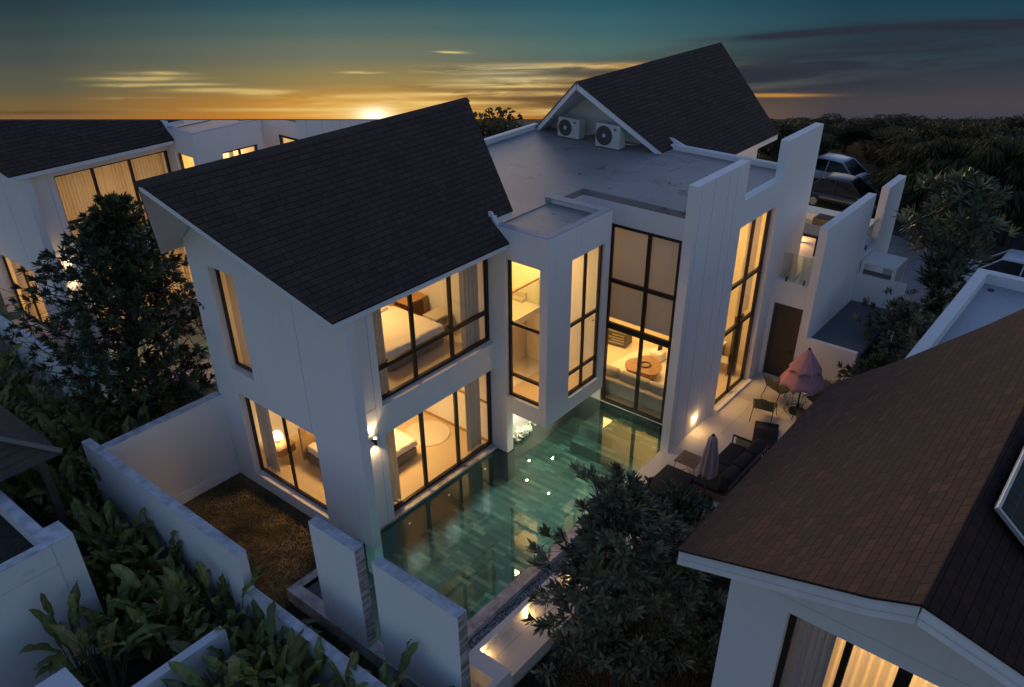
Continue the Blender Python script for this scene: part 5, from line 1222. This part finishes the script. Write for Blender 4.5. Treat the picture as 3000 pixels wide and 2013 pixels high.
# ---------------------------------------------------------------- background wood
def bgtree(seed, H, Rr, n, weep=False):
    r = random.Random(seed); A = thing('background_tree', 'x', 'tree', (0, 0, 0), 0)
    tk = MB().tube([(0, 0, 0), (.1, 0, H * .4), (0, .1, H * .8)], [.18, .12, .04], 7); cr = MB()
    cl = [(Vector((r.gauss(0, .45) * Rr, r.gauss(0, .45) * Rr, H * r.uniform(.35, .93))), r.uniform(.45, .9) * Rr * .5) for _ in range(15)]
    for c_, cr_ in cl: tk.tube([(0, 0, H * .35), c_ * .7 + Vector((0, 0, H * .1)), c_], [.06, .04, .015], 4, False)
    for q in range(n):
        c_, rr_ = r.choice(cl); v = Vector((r.gauss(0, 1), r.gauss(0, 1), r.gauss(0, 1))).normalized() * rr_ * r.uniform(.6, 1.05); v.z *= .7
        p = c_ + v; d = Vector((v.x, v.y, (-.9 * rr_ if weep else .4 * rr_))) + Vector((r.gauss(0, .3), r.gauss(0, .3), r.gauss(0, .3))) * rr_
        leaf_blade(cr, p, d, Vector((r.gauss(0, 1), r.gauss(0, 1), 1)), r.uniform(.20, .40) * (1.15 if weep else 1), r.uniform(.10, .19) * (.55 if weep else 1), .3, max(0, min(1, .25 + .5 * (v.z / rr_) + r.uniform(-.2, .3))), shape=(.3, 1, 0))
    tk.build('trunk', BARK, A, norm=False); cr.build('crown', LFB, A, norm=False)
    return A
BT = [bgtree(51, 5.2, 2.3, 3800), bgtree(52, 4.6, 2.7, 4200), bgtree(53, 5.0, 2.2, 3800, True), bgtree(54, 4.2, 2.5, 3600)]
def ztop(x, y):      # height of the level dusk line over a ground point
    q = (Vector((x, y, 0)) - CC); return CC.z - (q.x * CN.x + q.y * CN.y) / CN.z
r = random.Random(15); bu = set()
belts = {'sky': [(2275, 47), (2310, 50), (2352, 54), (2395, 58), (2440, 56), (2490, 59), (2540, 56), (2590, 60), (2640, 57), (2690, 53), (2735, 57), (2800, 61), (2880, 52), (2930, 56), (2985, 52), (3040, 56), (3100, 53)],
         'mid': [(2580, 51), (2640, 48.5), (2700, 47), (2760, 49), (2860, 47), (2930, 46), (3000, 48), (3060, 46)],
         'weep': [(2690, 42.5), (2760, 41), (2840, 42.5), (2910, 41), (2980, 42), (3050, 40.5), (2650, 44.5)], 'gap': [(1462, 37), (1500, 35), (1540, 38), (1575, 40)]}
words = {'sky': ('%s dark tree from the left in the belt along the right skyline', 'trees along the right skyline'), 'mid': ('%s rounded dark tree from the left before the skyline belt', 'rounded trees before the skyline belt'),
         'weep': ('%s weeping green tree from the left behind the paving', 'weeping trees behind the paving'), 'gap': ('%s dark tree from the left in the gap between the gable roofs', 'trees between the gable roofs')}
for kind, lst in belts.items():
    for i, (u, dist) in enumerate(sorted(lst)):
        d = Vector(((u - CX_) / F_, (600 - CY_) / F_, 1)); wd = Vector([sum(CR[k][j] * d[k] for k in range(3)) for j in range(3)]); wd.z = 0; wd.normalize()
        x, y = CC.x + wd.x * dist, CC.y + wd.y * dist
        v = 2 if kind == 'weep' else r.choice((0, 1, 3)); hh = [5.2, 4.6, 5.0, 4.2][v]
        top = ztop(x, y) + .6 + {'sky': .02, 'gap': .0, 'mid': -.55, 'weep': -.75}[kind] + r.uniform(-.12, .04)
        s_ = max(.22, top / hh); sx = max(.62, min(1.0, s_ * 1.25))
        lab, gp = words[kind][0] % ORD[i], words[kind][1]
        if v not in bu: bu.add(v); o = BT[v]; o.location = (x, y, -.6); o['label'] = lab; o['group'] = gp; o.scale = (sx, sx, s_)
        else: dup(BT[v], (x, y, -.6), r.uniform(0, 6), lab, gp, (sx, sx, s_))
# far buildings and wall beyond the trees
fh = thing('distant_house', 'grey house glimpsed between the trees at the top right', 'house', (47, -4.6, -.6))
MB().box(-2, 3, -2.0, 1.0, 0, 1.5).build('wall', PLB, fh); MB().box(-2.2, 3.2, -2.2, 1.2, 1.5, 1.56).build('roof', CEM, fh); MB().box(-2.02, -1.99, .2, .7, .6, 1.2).build('window', FRM, fh); MB().box(-2.02, -1.99, -1.2, .0, .2, 1.3).build('screen', BLK, fh)
fw = thing('boundary_wall', 'long pale boundary wall glimpsed beyond the weeping trees', 'wall', (45.2, -5, -.6)); MB().box(-.1, .1, -9, 6, 0, .75).build('panel', PLB, fw); MB().box(-.13, .13, -9, 6, .75, .80).build('top_slab', MARBS, fw)
pst = thing('marker_post', 'slim timber post at the edge of the trees behind the cars', 'post', (37.5, -1.9, -.6)); MB().box(-.06, .06, -.06, .06, 0, 1.5).build('shaft', WOOD, pst); MB().box(-.08, .08, -.08, .08, 1.5, 1.54).build('cap', DKM, pst)
